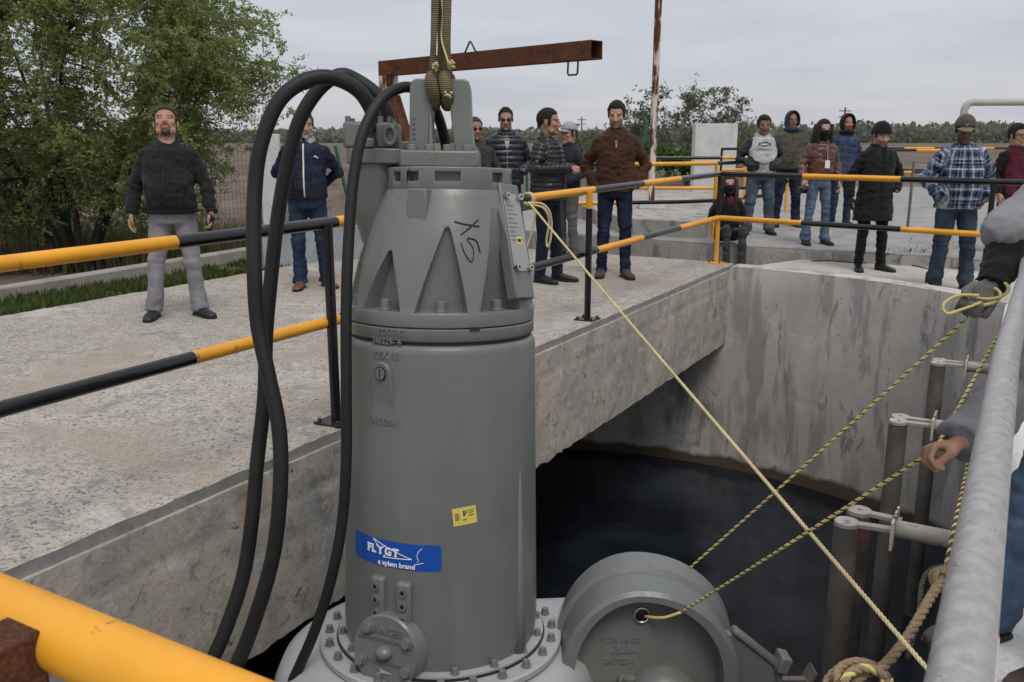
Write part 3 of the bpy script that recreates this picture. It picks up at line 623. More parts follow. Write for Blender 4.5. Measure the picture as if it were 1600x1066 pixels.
# outer silhouette of the yoke as one inverted U
def U(y0, y1):
    out = [(-.118, zy1 - .004), (-.114, zy1 + .10), (-.112, zy2 - .03), (-.105, zy2 - .008), (-.09, zy2), (.088, zy2), (.104, zy2 - .008), (.110, zy2 - .03), (.116, zy1 + .10), (.124, zy1 + .03), (.144, zy1 + .004), (.144, zy1 - .004)]
    inn = [(.052, zy1 - .004), (.044, zy1 + .08), (.034, zy2 - .085), (.026, zy2 - .068), (-.018, zy2 - .068), (-.030, zy2 - .085), (-.032, zy1 + .08), (-.036, zy1 - .004)]
    # build as two prongs and a bridge to stay convex
    slab_xz([out[0], inn[7], inn[6], inn[5], (-.026, zy2), out[4], out[3], out[2], out[1]], y0, y1)
    slab_xz([inn[0], out[11], out[10], out[9], out[8], out[7], out[6], out[5], (.030, zy2), inn[2], inn[1]], y0, y1)
U(-.062, .062)
slab_xz([(-.04, zy2 - .08), (.04, zy2 - .08), (.04, zy2 - .02), (-.04, zy2 - .02)], -.05, .05)
yoke = mb.obj('lifting_yoke', 'pump', pump, 40, .01, 3)
mb = MB(); mb.add([(-.05, -.063, zy1), (-.02, -.063, zy1), (-.026, -.085, zy1 + .0), (-.04, -.085, zy1), (-.036, -.063, zy1 + .17)], [(0, 3, 4), (3, 2, 4), (2, 1, 4)]); mb.obj('yoke_rib', 'pump', yoke, 40)
for x, s_ in ((-.098, .0), ):
    for i in range(6): MB().box((x, -.064, zy1 + .03 + i * .018), (.012, .006, .008)).obj('cast_mark', 'pump', yoke, 40)
# arrow mark on the base
MB().add([(-.03, -.1225, zy1 - .018), (-.014, -.1225, zy1 - .018), (-.022, -.1225, zy0 + .016)], [(0, 2, 1)]).obj('arrow_mark', 'bolt', base, None)

# nameplate boss and plate on the cone's right
f0, z0 = SF(789, 304, RC); f1, z1 = SF(806, 425, RC)
p0 = CY(f0 + .06, z0, RC(z0) + .010); p1 = CY(f1 + .06, z1, RC(z1) + .010)
fa = (f0 + f1) / 2 - .12; er = Vector((sin(fa), -cos(fa), 0)); et = Vector((cos(fa), sin(fa), 0)); dz = (p0 - p1); ln = dz.length; dzn = dz.normalized(); et = (et - dzn * et.dot(dzn)).normalized(); nn = et.cross(dzn).normalized()
if nn.dot(er) < 0: nn = -nn
rot = Matrix((et, nn, dzn)).transposed(); cc = (p0 + p1) / 2
boss = MB().box(cc - nn * .02 - dzn * .03, (.106, .05, ln + .14), rot).obj('plate_boss', 'pump', cone, 40, .006)
plate = MB().box(cc + nn * .007, (.090, .003, ln), rot).obj('nameplate', 'alu', pump, 40, .001)
mb = MB()
for i in range(9):
    zz = ln / 2 - .045 - i * .016; w = random.uniform(.03, .07); mb.box(cc + nn * .0092 + dzn * zz + et * (-.04 + w / 2), (w, .0012, .0045 if i % 3 else .008), rot)
mb.obj('plate_print', 'print', plate, None)
MB().box(cc + nn * .0092 - dzn * (.03) + et * .005, (.03, .0012, .03), rot).obj('plate_sticker', 'ystick', plate, None)
MB().box(cc + nn * .0104 - dzn * (.03) + et * .005, (.018, .001, .012), rot).obj('sticker_print', 'ink', plate, None)
for a in (-1, 1):
    for b in (-1, 1):
        mb = MB(); c = cc + nn * .006 + et * (.036 * a) + dzn * (b * (ln / 2 - .012)); mb.tube([c, c + nn * .02], .0125, 16); mb.tube([c + nn * .0201, c + nn * .0205], .006, 6, mi=1); mb.obj('plate_bolt', ['steel', 'ink'], plate, 40)

# handwritten X5
def stroke(pts, w, R, off=.0025, name='marker_writing', m_='ink', parent=None):
    loc = []
    for q in curve([(p[0], p[1], 0) for p in pts], 6):
        f, z = SF(q.x, q.y, R); loc.append(CY(f, z, R(z) + off))
    return MB().tube(loc, w, 6, flat=.4).obj(name, m_, parent or cone, 180)
k = 360 / 1600; sx = lambda x: 500 + x * k; sy = lambda y: 320 + y * k
stroke([(sx(932), sy(118)), (sx(1000), sy(135)), (sx(1104), sy(152))], .0028, RC)
stroke([(sx(1097), sy(103)), (sx(1040), sy(160)), (sx(978), sy(208))], .0028, RC)
stroke([(sx(1110), sy(330)), (sx(1083), sy(252)), (sx(1022), sy(237)), (sx(1062), sy(300)), (sx(1062), sy(380)), (sx(1040), sy(392)), (sx(1000), sy(330)), (sx(978), sy(265))], .0028, RC)

# lettering wrapped on the round
def wrap_text(body, size, px, py, R, off, m_, name, extrude=.0015, weight=0.0, slant=0.0, parent=None, space=1.0, shear=0):
    f0, z0 = SF(px, py, R); t = text_mb(body, size, extrude, weight, space, shear); out = []
    for x, y, z in t.v:
        xx = x * cos(slant) - y * sin(slant); yy = x * sin(slant) + y * cos(slant); r = R(z0 + yy); out.append(CY(f0 + xx / r, z0 + yy, r + off + z))
    t.v = [tuple(q) for q in out]; return t.obj(name, m_, parent, None)
RR = lambda z: .357
wrap_text('YZX16 C', .029, 609, 519.5, RR, .001, 'pump', 'cast_lettering', .003, .0008, parent=ring)
wrap_text('240329- 4', .031, 603, 533.5, RR, .001, 'pump', 'cast_lettering', .003, .0008, parent=ring)
wrap_text('YZX 16', .036, 602, 556, RB, .001, 'pump', 'cast_lettering', .003, .0008, parent=body)
wrap_text('240329-1', .034, 600, 659, RB, .001, 'pump', 'cast_lettering', .003, .0008, parent=body)
# plug with slot on its wedge pad
f, z = SF(598, 583, RB); c = CY(f, z, RB(z)); er = Vector((sin(f), -cos(f), 0)); et = Vector((cos(f), sin(f), 0))
mb = MB(); pts = []
for i in range(9): a = pi * i / 8; pts.append(c + et * (.042 * cos(a)) + ups * (.042 * sin(a)))
pts += [c - et * .055 - ups * .17, c + et * .055 - ups * .17]
n = len(pts); mb.add([p - er * .02 for p in pts] + [p + er * .014 for p in pts[:9]] + [p - er * .004 for p in pts[9:]], [list(range(n, 2 * n))] + [(i, (i + 1) % n, n + (i + 1) % n, n + i) for i in range(n)]); pad = mb.obj('plug_pad', 'pump', body, 35, .004)
mb = MB(); mb.tube([c, c + er * .018], .021, 24); mb.box(c + er * .0185, (.004, .002, .03), Matrix((et, er, ups)).transposed(), 1); mb.tube([c + er * .012, c + er * .0155], .025, 24, mi=1); mb.obj('plug', ['pump', 'ink'], pad, 40)
# blue maker's label
def patch(px0, px1, py0, py1, R, off, m_, name, nx=24, nz_=4, rnd=.012):
    f0, z0 = SF(px0, py0, R); f1, z1 = SF(px1, py1, R); za, zb = SF(px0, py0, R)[1], None
    return f0, f1
fl, zl_ = SF(556, 826, RB); fr, zr_ = SF(690, 893, RB); fl2, zl2 = SF(556, 866, RB); fr2, zr2 = SF(690, 853, RB)
ztop, zbot = (zl_ + zr2) / 2, (zl2 + zr_) / 2
lab_h = ztop - zbot; lab_w = (fr - fl) * RB(ztop)
mb = MB(); vv = []; fs = []; nx, ny = 40, 8
for j in range(ny + 1):
    for i in range(nx + 1):
        u, v = i / nx, j / ny; x = (u - .5) * lab_w; y = (v - .5) * lab_h; rr_ = .014
        ix = min(x + lab_w / 2, lab_w / 2 - x); iy = min(y + lab_h / 2, lab_h / 2 - y)
        if ix < rr_ and iy < rr_:
            dx_, dy_ = rr_ - ix, rr_ - iy; q = max(dx_, dy_) / max(1e-6, sqrt(dx_ * dx_ + dy_ * dy_)); dx_, dy_ = dx_ * q, dy_ * q; x = math.copysign(lab_w / 2 - rr_ + dx_, x); y = math.copysign(lab_h / 2 - rr_ + dy_, y)
        z = (ztop + zbot) / 2 + y; bub = .0012 * max(0, nz1(x * 40, y * 40, 3)) * (u > .7); vv.append(CY((fl + fr) / 2 + x / RB(z), z, RB(z) + .0018 + bub))
for j in range(ny):
    for i in range(nx): a = j * (nx + 1) + i; fs.append((a, a + 1, a + nx + 2, a + nx + 1))
label_o = mb.add(vv, fs).obj('maker_label', 'sticker', body, 180)
def on_label(x, y, z=0):
    zz = (ztop + zbot) / 2 + y; return CY((fl + fr) / 2 + x / RB(zz), zz, RB(zz) + .0034 + z)
cx = -.106
for ch_, sf in (('F', ((0, -1), (0, 1))), ('L', ((0, 1), (0, -1))), ('Y', ((0, 1), (1, 1), (.5, -1))), ('G', ()), ('T', ((.5, -1), ))):
    t = text_mb(ch_, .040, .0004, .0018); x0_, x1_ = min(v[0] for v in t.v), max(v[0] for v in t.v); t.v = [(v[0] - x0_, v[1], v[2]) for v in t.v]; w_ = x1_ - x0_
    yb, yt = min(v[1] for v in t.v), max(v[1] for v in t.v)
    for fx, fy_ in sf: t.box((min(max(w_ * fx, .003), w_ - .003), (yb + .0016) if fy_ < 0 else (yt - .0016), 0), (.013, .0034, .0006))
    t.v = [tuple(on_label(v[0] + cx, v[1] + .008, v[2])) for v in t.v]; t.obj('label_lettering', 'white', label_o, None); cx += w_ + .0042
t = text_mb('a xylem brand', .0265, .0004, .0006); t.v = [tuple(on_label(v[0] - .0 + .022, v[1] - .036, v[2])) for v in t.v]; t.obj('label_lettering', 'white', label_o, None)
for seg in ([(-.078, .046), (-.046, .016)], [(-.078, .046), (.085, -.008)], [(.085, -.008), (-.03, -.014)], [(-.03, -.014), (-.022, -.004)]):
    a, b = seg; MB().tube([on_label(a[0] + (b[0] - a[0]) * i / 8, a[1] + (b[1] - a[1]) * i / 8) for i in range(9)], .0018, 6, flat=.3).obj('label_arrow', 'white', label_o, None)
MB().tube([on_label(*q) for q in ((.122, .036), (.108, .022), (.104, .004), (.11, -.012), (.098, -.026), (.128, -.018))], .0011, 6, flat=.4).obj('label_crease', 'white', label_o, None)
# yellow stock sticker
f0, z0 = SF(709, 794, RB); f1, z1 = SF(743, 818, RB); mb = MB(); vv = []
fc, zc_ = SF(726, 806, RB)
def on_st(x, y, off): a = .10; xx = x * cos(a) - y * sin(a); yy = x * sin(a) + y * cos(a); z = zc_ + yy; return CY(fc + xx / RB(z), z, RB(z) + off)
vv = [on_st((i / 8 - .5) * .088, (j - .5) * .066, .0018) for j in (0, 1) for i in range(9)]
stk = mb.add(vv, [(i, i + 1, 9 + i + 1, 9 + i) for i in range(8)]).obj('stock_sticker', 'ystick', body, 180)
mb = MB()
for (x, y, w, h) in [(-.028, .012 - .004 * i, .018 if i % 2 else .014, .0018) for i in range(7)] + [(-.002, .01, .006, .02), (.006, .012, .004, .014), (-.002, -.014, .012, .004), (.024, .018, .022, .003), (.024, .010, .018, .003), (.024, .0, .02, .003)]:
    vv = [on_st(x + a * w / 2, y + b * h / 2, .0026) for a, b in ((-1, -1), (1, -1), (1, 1), (-1, 1))]; mb.add(vv, [(0, 1, 2, 3)])
mb.obj('sticker_print', 'ink', stk, None)
# two bolted sensor strips
for (xa, ya, yb) in ((594, 898, 960), (633, 908, 968)):
    f, z = SF(xa, ya, RB); f_, z_ = SF(xa, yb, RB); z -= .0; er = Vector((sin(f), -cos(f), 0)); et = Vector((cos(f), sin(f), 0)); rot = Matrix((et, er, ups)).transposed(); hh = z - z_ + .06
    c = CY(f, z - hh / 2, RB(z)); mb = MB(); mb.box(c, (.058, .05, hh), rot); strip = mb.obj('bolt_strip', 'pump', body, 40, .012)
    for i in range(3):
        b = c + ups * (hh / 2 - .034 - i * .052) + er * .024; mb = MB(); mb.tube([b, b + er * .008], .017, 18); mb.tube([b + er * .0079, b + er * .0084], .0085, 12, mi=1); mb.obj('sleeve_bolt', ['pump', 'ink'], strip, 40)
# inspection cover
f, z = SF(612, 1012, RB); er = Vector((sin(f), -cos(f), 0)); et = Vector((cos(f), sin(f), 0)); c = CY(f, z, RB(z)); er2 = (er + ups * .10).normalized(); up2 = et.cross(er2) * -1
if up2.z < 0: up2 = -up2
mb = MB(); mb.tube([c - er * .12, c + er2 * .035, c + er2 * .05], [.140, .138, .131], 48, up=(0, 0, 1)); insp = mb.obj('inspection_cover', 'pump', body, 35)
face = c + er2 * .0505
def onf(x, y, h=0): return face + et * x + up2 * y + er2 * h
MB().ell(face, (.034, .034, .026), None, 20, 12).obj('cover_knob', 'pump', insp, 180)
for a in (130, 30, 205, -28): MB().hexbolt(onf(.108 * cos(radians(a)), .108 * sin(radians(a))), er2, .018, .020).obj('cover_bolt', 'bolt', insp, 30)
for body_, size, yy in (('DANGER', .038, .078), ('MAY HAVE INTERNAL PRESSURE', .0155, .046), ('DRAIN BEFORE OPENING', .0195, -.036), ('240 00 00', .014, -.105)):
    t = text_mb(body_, size, .004, .0006); 
    t.v = [tuple(onf(v[0], v[1] + yy - (v[0] ** 2) * (1.2 if yy > .08 else 0), v[2])) for v in t.v]; t.obj('cast_lettering', 'pump', insp, None)
MB().add([tuple(onf(*q)) for q in [(-.035, -.055, .002), (.045, -.075, .002), (-.02, -.078, .002), (-.01, -.068, .002)]], [(0, 1, 2, 3)]).obj('cast_mark', 'pumplight', insp, None)
# bottom: bolted flange plates and the pale volute
zf = zb0 - .02
def vr(a): return .615 + .075 * (((a + .9) % (2 * pi)) / (2 * pi))
mb = MB(); SEG = 96; prs = []
for (fr_, z) in ((.0, zf + .035), (.75, zf + .035), (.88, zf + .018), (.955, zf - .02), (1.0, zf - .09), (1.01, zf - .18), (.97, zf - .30), (.85, zf - .42), (.5, zf - .46), (0.0, zf - .46)):
    prs.append([Vector((vr(2 * pi * j / SEG) * fr_ * cos(2 * pi * j / SEG), vr(2 * pi * j / SEG) * fr_ * sin(2 * pi * j / SEG), z)) for j in range(SEG)])
vol = mb.loft(prs, caps=False).obj('volute', 'pumplight', pump, 45)
MB().lathe([(.0001, zf + .036), (.482, zf + .036), (.488, zf + .042), (.488, zf + .062), (.48, zf + .068), (.0001, zf + .068)], 96, caps=False).obj('wear_plate', 'pumplight', vol, 35)
MB().lathe([(.0001, zf + .069), (.418, zf + .069), (.42, zf + .072), (.42, zf + .078), (.0001, zf + .078)], 96, caps=False).obj('gap', 'pumpdark', vol, 35)
MB().lathe([(.0001, zf + .072), (.414, zf + .072), (.414, zf + .086), (.0001, zf + .088)], 96, caps=False).obj('motor_flange', 'pumplight', vol, 35)
for k in range(24):
    a = 2 * pi * k / 24 + .07; c = Vector((.452 * cos(a), .452 * sin(a), zf + .067)); MB().hexbolt(c, ups, .0140, .028).obj('flange_bolt', 'bolt', vol, 30)
for k in range(16):
    a = 2 * pi * k / 16 + .2; c = Vector((.396 * cos(a), .396 * sin(a), zf + .085)); MB().hexbolt(c, ups, .0125, .024).obj('flange_bolt', 'bolt', vol, 30)
t = text_mb('50 80', .035, .002); a0_ = .62
t.v = [(.56 * cos(a0_ - v[0] / .56) - 0 + v[1] * cos(a0_), .56 * sin(a0_ - v[0] / .56) + v[1] * sin(a0_), zf + .033 + v[2]) for v in t.v]; t.obj('cast_lettering', 'bolt', vol, None)

# cable entry tower on the left
def lp(px, py, dy): q = None; return q
Yt = (PM @ Vector((-.22, .12, 2.0))).y
def T_(px, py): return to_local(D(px, py, Yt))
ctr = T_(588, 250); tx, ty = ctr.x, ctr.y
zz = lambda p_: T_(588, p_).z
tower = MB().lathe([(.0001, zz(402)), (.03, zz(399)), (.062, zz(375)), (.085, zz(340)), (.092, zz(318)), (.092, zz(255)), (.0001, zz(255))], 48, caps=False, off=(tx, ty)).obj('cable_housing', 'pump', pump, 40)
mb = MB(); mb.box((tx + .10, ty - .02, zz(322)), (.30, .12, .035)); mb.obj('housing_web', 'pump', tower, 40, .012)
mb = MB(); poly = []
for i in range(32):
    a = 2 * pi * i / 32; poly.append((tx + .02 + .13 * math.copysign(abs(cos(a)) ** .6, cos(a)), ty + .105 * math.copysign(abs(sin(a)) ** .6, sin(a))))
mb.prism(poly, zz(258), zz(234)); mb.obj('entry_flange', 'pump', tower, 35, .006)
mb = MB(); mb.box((tx - .06, ty, (zz(234) + zz(192)) / 2), (.115, .15, zz(192) - zz(234))); mb.obj('gland_block', 'pump', tower, 40, .014)
mb = MB(); mb.box((tx + .052, ty - .01, (zz(234) + zz(193)) / 2), (.085, .13, zz(193) - zz(234))); mb.obj('gland_block', 'pump', tower, 40, .012)
mb = MB(); mb.box((tx - .018, ty - .09, zz(204)), (.042, .03, .035)); mb.obj('gland_window', 'pumpdark', tower, 40)
mb = MB(); mb.box((tx - .018, ty - .085, zz(226)), (.052, .05, .035)); mb.obj('gland_boss', 'pump', tower, 40, .006)
ring_c = Vector((tx + .066, ty - .085, zz(214))); mb = MB(); mb.tube([ring_c + Vector((.021 * cos(2 * pi * i / 20), 0, .033 * sin(2 * pi * i / 20))) for i in range(20)], .009, 10, closed=True); mb.obj('lifting_eye', 'pump', tower, 180)
mb = MB(); mb.box((tx + .115, ty - .0, zz(228)), (.05, .12, .03)); mb.obj('gland_boss', 'pump', tower, 40, .006)
for x_, y_ in ((-.1, -.05), (-.01, -.05), (.025, -.05), (.062, -.05), (-.1, .05), (.06, .05)):
    c = Vector((tx + x_, ty + y_, zz(192) - .002)); MB().tube([c, c + Vector((0, 0, .022))], .011, 12).obj('gland_bolt', 'bolt', tower, 40)

# the arched discharge bracket on the right of the volute
mb = MB()
AC = to_local(D(1000, 1060, 3.10)); AY0 = AC.y; ax, az = AC.x, AC.z
def arch(w, h, n=28, drop=.32, lean=0.0):
    pts = [(-w * 1.05, -drop)]
    for i in range(n + 1):
        a = pi * (1 - i / n); pts.append((w * cos(a) * (1.2 if cos(a) > 0 else .94), h * sin(a)))
    pts.append((w * 1.24, -drop)); return pts
oF, oB, iF = arch(.325, .352), arch(.30, .345), arch(.272, .312)
dep = .36
def ring3(pts, y, dz=0.0, dx=0.0): return [Vector((ax + x + dx, AY0 + y, az + z + dz)) for x, z in pts]
def strip_(A, B, flip=False):
    n = len(A); mb.add(A + B, [(i, i + 1, n + i + 1, n + i) if not flip else (i, n + i, n + i + 1, i + 1) for i in range(n - 1)])
oF2, oB2 = arch(.308, .336), arch(.345, .366)
strip_(ring3(oF2, 0), ring3(oF, .014, .0)); strip_(ring3(oF, .014), ring3(oF, dep * .55)); strip_(ring3(oF, dep * .55), ring3(oB2, dep * .58, .006)); strip_(ring3(oB2, dep * .58, .006), ring3(oB2, dep, .006, .02))
strip_(ring3(oF2, 0), ring3(iF, 0), True); strip_(ring3(iF, 0), ring3(arch(.262, .304), .075), True)
back = ring3(arch(.262, .304), .075); n = len(back); mb.add(back, [list(range(n))])
back = ring3(oB2, dep, .006, .02); mb.add(back, [list(range(len(back)))[::-1]])
brk = mb.obj('discharge_bracket', 'pump', pump, 50)
mb = MB(); hc = Vector((ax + .01, AY0 + .076, az + .225)); mb.tube([hc + Vector((.03 * cos(2 * pi * i / 24), -.004, .03 * sin(2 * pi * i / 24))) for i in range(24)], .007, 8, closed=True); mb.tube([hc, hc - Vector((0, .003, 0))], .028, 24, mi=1); mb.obj('guide_hole', ['steel', 'ink'], brk, 180)
for body_, size, yy in (('YZX 16 00', .034, .12), ('240 327-1', .03, .03)):
    t = text_mb(body_, size, .002, .0005); t.v = [(ax - .07 + v[0], AY0 + .073 - v[2], az + yy + v[1] - v[0] * .0) for v in t.v]; t.obj('cast_lettering', 'pump', brk, None)
mb = MB(); tr = [(-.10, .065), (-.035, .085), (-.06, .075), (.045, .06), (-.05, .055)]; mb.add([(ax - .05 + x, AY0 + .072, az + z) for x, z in ((-.05, .095), (.055, .07), (-.06, .06), (-.03, .075))], [(0, 1, 2, 3)]); mb.obj('cast_mark', 'bolt', brk, None)
# sculpted foot inside the arch
mb = MB(); mb.ell((ax + .10, AY0 + .06, az - .15), (.16, .13, .17), None, 32, 20); mb.box((ax - .0, AY0 + .03, az - .13), (.16, .14, .20)); mb.box((ax - .17, AY0 + .0, az - .21), (.32, .18, .16)); foot = mb.obj('bracket_foot', 'pump', brk, 40, .014)
MB().hexbolt((ax - .04, AY0 - .0, az - .032), ups, .026, .034).obj('bracket_bolt', 'bolt', brk, 30)
MB().hexbolt((ax - .37, AY0 - .0, az - .01), ups, .026, .034).obj('bracket_bolt', 'bolt', brk, 30)
mb = MB(); mb.box((ax - .40, AY0 + .04, az - .045), (.22, .22, .06)); mb.obj('bracket_ear', 'pumplight', brk, 40, .015)
# outlet pipe joining volute and bracket
mb = MB(); mb.tube([(.35, .25, zf - .2), (ax - .05, AY0 + dep + .12, az - .16), (ax + .02, AY0 + dep - .02, az - .12)], [.26, .255, .25], 40); mb.obj('outlet_neck', 'pumplight', vol, 60)
# fin and claw on the bracket's right
mb = MB(); q = [(.34, .17), (.385, .15), (.53, .03), (.55, -.03), (.55, -.3), (.32, -.3)]
mb.add([(ax + x, AY0 + .05, az + z) for x, z in q] + [(ax + x, AY0 + .085, az + z) for x, z in q], [list(range(6)), list(range(6, 12))[::-1]] + [(i, 6 + i, 6 + (i + 1) % 6, (i + 1) % 6) for i in range(6)]); mb.obj('guide_fin', 'pump', brk, 40, .008)
mb = MB(); mb.tube([(ax + .37, AY0 + .067, az + .175), (ax + .54, AY0 + .067, az + .04), (ax + .56, AY0 + .067, az - .04)], [(.035, .016), (.028, .016), (.03, .018)], 10, up=(0, 1, 0)); mb.box((ax + .57, AY0 + .067, az + .04), (.045, .09, .07), Matrix.Rotation(.3, 3, 'Y')); mb.obj('guide_claw', 'pump', brk, 40, .008)
# body seam ridge
for k, (f, nm) in enumerate(((.98, 'casting_ridge'),)):
    mb = MB(); mb.tube([CY(f, zb0 + .05, RB(zb0) - .012), CY(f, zb0 + .25, RB(zb0 + .3) - .006), CY(f, zb1 - .3, RB(zb1) - .012)], [.03, .022, .014], 10); mb.obj(nm, 'pump', body, 180)

# ---------------------------------------------------------------- power cables (part of the pump)
def cable(pts, r, name='power_cable'):
    P_ = [to_local(D(*p)) for p in pts]; return MB().tube(curve(P_, 10), r, 18).obj(name, 'rubber', pump, 180)
c1 = cable([(588, 205, 3.55), (583, 178, 3.55), (560, 142, 3.53), (520, 122, 3.5), (478, 126, 3.46), (436, 158, 3.42), (408, 225, 3.38), (398, 300, 3.35), (397, 400, 3.3), (402, 500, 3.26), (419, 585, 3.22), (436, 670, 3.18), (438, 760, 3.14), (428, 860, 3.12), (404, 950, 3.10), (372, 1035, 3.06), (335, 1100, 3.02)], .0285)
c2 = cable([(609, 205, 3.72), (606, 178, 3.72), (588, 148, 3.72), (556, 125, 3.72), (530, 118, 3.7), (498, 140, 3.68), (468, 188, 3.66), (448, 260, 3.64), (434, 340, 3.6), (424, 430, 3.55), (416, 520, 3.5), (413, 620, 3.44), (402, 720, 3.38), (394, 810, 3.33), (380, 900, 3.28), (352, 985, 3.22), (318, 1060, 3.15), (295, 1110, 3.1)], .0285)
c3 = cable([(700, 260, 3.62), (694, 215, 3.62), (680, 172, 3.6), (655, 143, 3.55), (628, 137, 3.48), (594, 158, 3.40), (567, 208, 3.33), (552, 280, 3.28), (545, 370, 3.22), (541, 480, 3.16), (541, 600, 3.12), (541, 720, 3.1), (534, 820, 3.08), (516, 910, 3.06), (490, 990, 3.05), (455, 1070, 3.03), (440, 1110, 3.0)], .0205, 'control_cable')
for P_, a, b, r in ((c1, (478, 126, 3.46), (470, 128, 3.455), .031), ):
    p = to_local(D(483, 124, 3.465)); q = to_local(D(472, 129, 3.455)); MB().tube([p, q], r, 18).obj('cable_tape', 'rubber', c1, 40)
p = to_local(D(526, 119, 3.70)); q = to_local(D(538, 119, 3.707)); MB().tube([p, q], .031, 18).obj('cable_tape', 'rubber', c2, 40)
# ---------------------------------------------------------------- sling
yk = PM @ Vector((.0, 0, zy2 - .05)); SLX = .0
slg = thing('webbing_sling', 'olive webbing sling looped through the lifting yoke of the pump', 'sling', loc=tuple(yk))
def strap(pts, w, th, name='strap'):
    P_ = [Vector(p) for p in pts]; mb = MB(); rings = []
    for i, p in enumerate(P_):
        a = P_[max(0, i - 1)]; b = P_[min(len(P_) - 1, i + 1)]; d = (b - a).normalized(); x = Vector((1, 0, 0)); x = (x - d * x.dot(d)).normalized(); y = d.cross(x)
        ww = w[i] if isinstance(w, list) else w; rings.append([p + x * (ww * cos(t)) + y * (th * sin(t)) for t in [2 * pi * k / 14 for k in range(14)]])
    return mb.loft(rings).obj(name, 'sling', slg, 180)
ya = PM @ Vector((-.006, 0, zy2 - .01))
# choked bundle over the bar: two fat turns
for sx_, tw in ((-.027, .0), (.022, .3)):
    pts = []
    for i in range(13):
        a = radians(-70 + 320 * i / 12); pts.append(PM @ Vector((sx_ + .006 * sin(a * 2) - .0, -.088 * cos(a), zy2 - .035 + .052 * sin(a) * -1 + .0)))
    MB().tube(curve(pts, 3), .0235, 14, flat=1.0).obj('sling_turn', 'sling', slg, 180)
top = D(691, -150, 3.5)
for (x0, x1, yo, w0_) in ((-.030, -.012, -.055, .016), (.024, .017, -.05, .019), (-.004, .004, .03, .022)):
    a = PM @ Vector((x0, yo, zy2 - .0)); b = Vector((top.x + x1, top.y + yo * .2, top.z))
    pts = [a.lerp(b, q) for q in (0, .1, .2, .35, .55, .8, 1)]; ws = [w0_ * 1.2, w0_ * .75, w0_ * .7, w0_ * .8, w0_, w0_ * 1.05, w0_]; strap(pts, ws, .006)
rg = np.random.RandomState(4); mb = MB()
for c0 in (D(681, 103, 3.38), D(704, 101, 3.38), D(700, 148, 3.37)):
    for i in range(16):
        d = Vector(rg.normal(0, 1, 3)).normalized(); mb.ell(c0 + d * rg.uniform(.004, .016), (.006, .006, .005), None, 6, 4)
mb.obj('frayed_edge', 'ropep', slg, 180)
MB().tube(curve([D(686, -40, 3.46), D(692, 20, 3.45), D(690, 60, 3.45), D(701, 100, 3.37)], 6), .0035, 6).obj('loose_thread', 'ropep', slg, 180)
# ================================================================== RAILINGS
RT, RL = 1.06, .545
def t_at(px, s, z):                            # how far along the line s = const, at height z, column px lies
    lo, hi = .6, 14
    for _ in range(40):
        m_ = (lo + hi) / 2
        if proj(W(s, m_, z))[0] < px: lo = m_
        else: hi = m_
    return (lo + hi) / 2
def banded(parent, A, B, stops, r=.03, name='rail_section', first='yellow'):
    """pipe from A to B, painted in alternating bands; stops are fractions"""
    st_ = [0] + list(stops) + [1]; c = first
    for a, b in zip(st_[:-1], st_[1:]):
        p, q = A.lerp(B, a), A.lerp(B, b); MB().tube([p, q], r, 20).obj(name, c, parent, 40); c = 'black' if c == 'yellow' else 'yellow'
def post(parent, x, y, z0, z1, cols, r=.027, plate=None):
    zc = [z0] + [z0 + (z1 - z0) * f for f, _ in cols[:-1]] + [z1]
    p = None
    for i, (f, c) in enumerate(cols): p = MB().tube([(x, y, zc[i]), (x, y, zc[i + 1])], r, 18).obj('post', c, parent, 40)
    if plate:
        ang = math.atan2(UV_.y, UV_.x); rot = Matrix.Rotation(ang, 3, 'Z')
        b = MB().box((x, y, z0 + .006), (.17, .17, .012), rot).obj('base_plate', plate, parent, 40, .002)
        for a in (-1, 1):
            for c_ in (-1, 1): q = rot @ Vector((a * .062, c_ * .062, 0)); MB().hexbolt((x + q.x, y + q.y, z0 + .012), (0, 0, 1), .010, .018).obj('anchor_bolt', 'rust', b, 30)
SR = -3.1
rail = thing('deck_railing', 'yellow and black banded pipe railing along the rough deck beside the pump', 'railing', loc=tuple(W(SR, 6, 0)))
tE = 10.5
tt = lambda p, z: t_at(p, SR, z)
def fr_(L): return L
def run(z, pxs, t0, t1, first):
    A, B = W(SR, t0, z), W(-3.2, 10.55, z); banded(rail, A, B, [(tt(p, z) - t0) / (t1 - t0) for p in pxs], first=first)
run(RT, (275, 528, 640, 832, 935, 1013, 1072), .5, tE, 'yellow')
run(RL, (303, 532, 640, 836, 940, 1012, 1071), .5, tE, 'black')
tp1, tp2 = 3.52, 6.69
for t_ in (.5,): p = W(SR, t_); post(rail, p.x, p.y, 0, RT, [(1, 'black')], plate='black')
p = W(SR, tp1); post(rail, p.x, p.y, 0, RT, [(1, 'black')], plate='black')
p = W(SR, tp2); post(rail, p.x, p.y, 0, RT, [(.87, 'black'), (1, 'yellow')], plate='black')
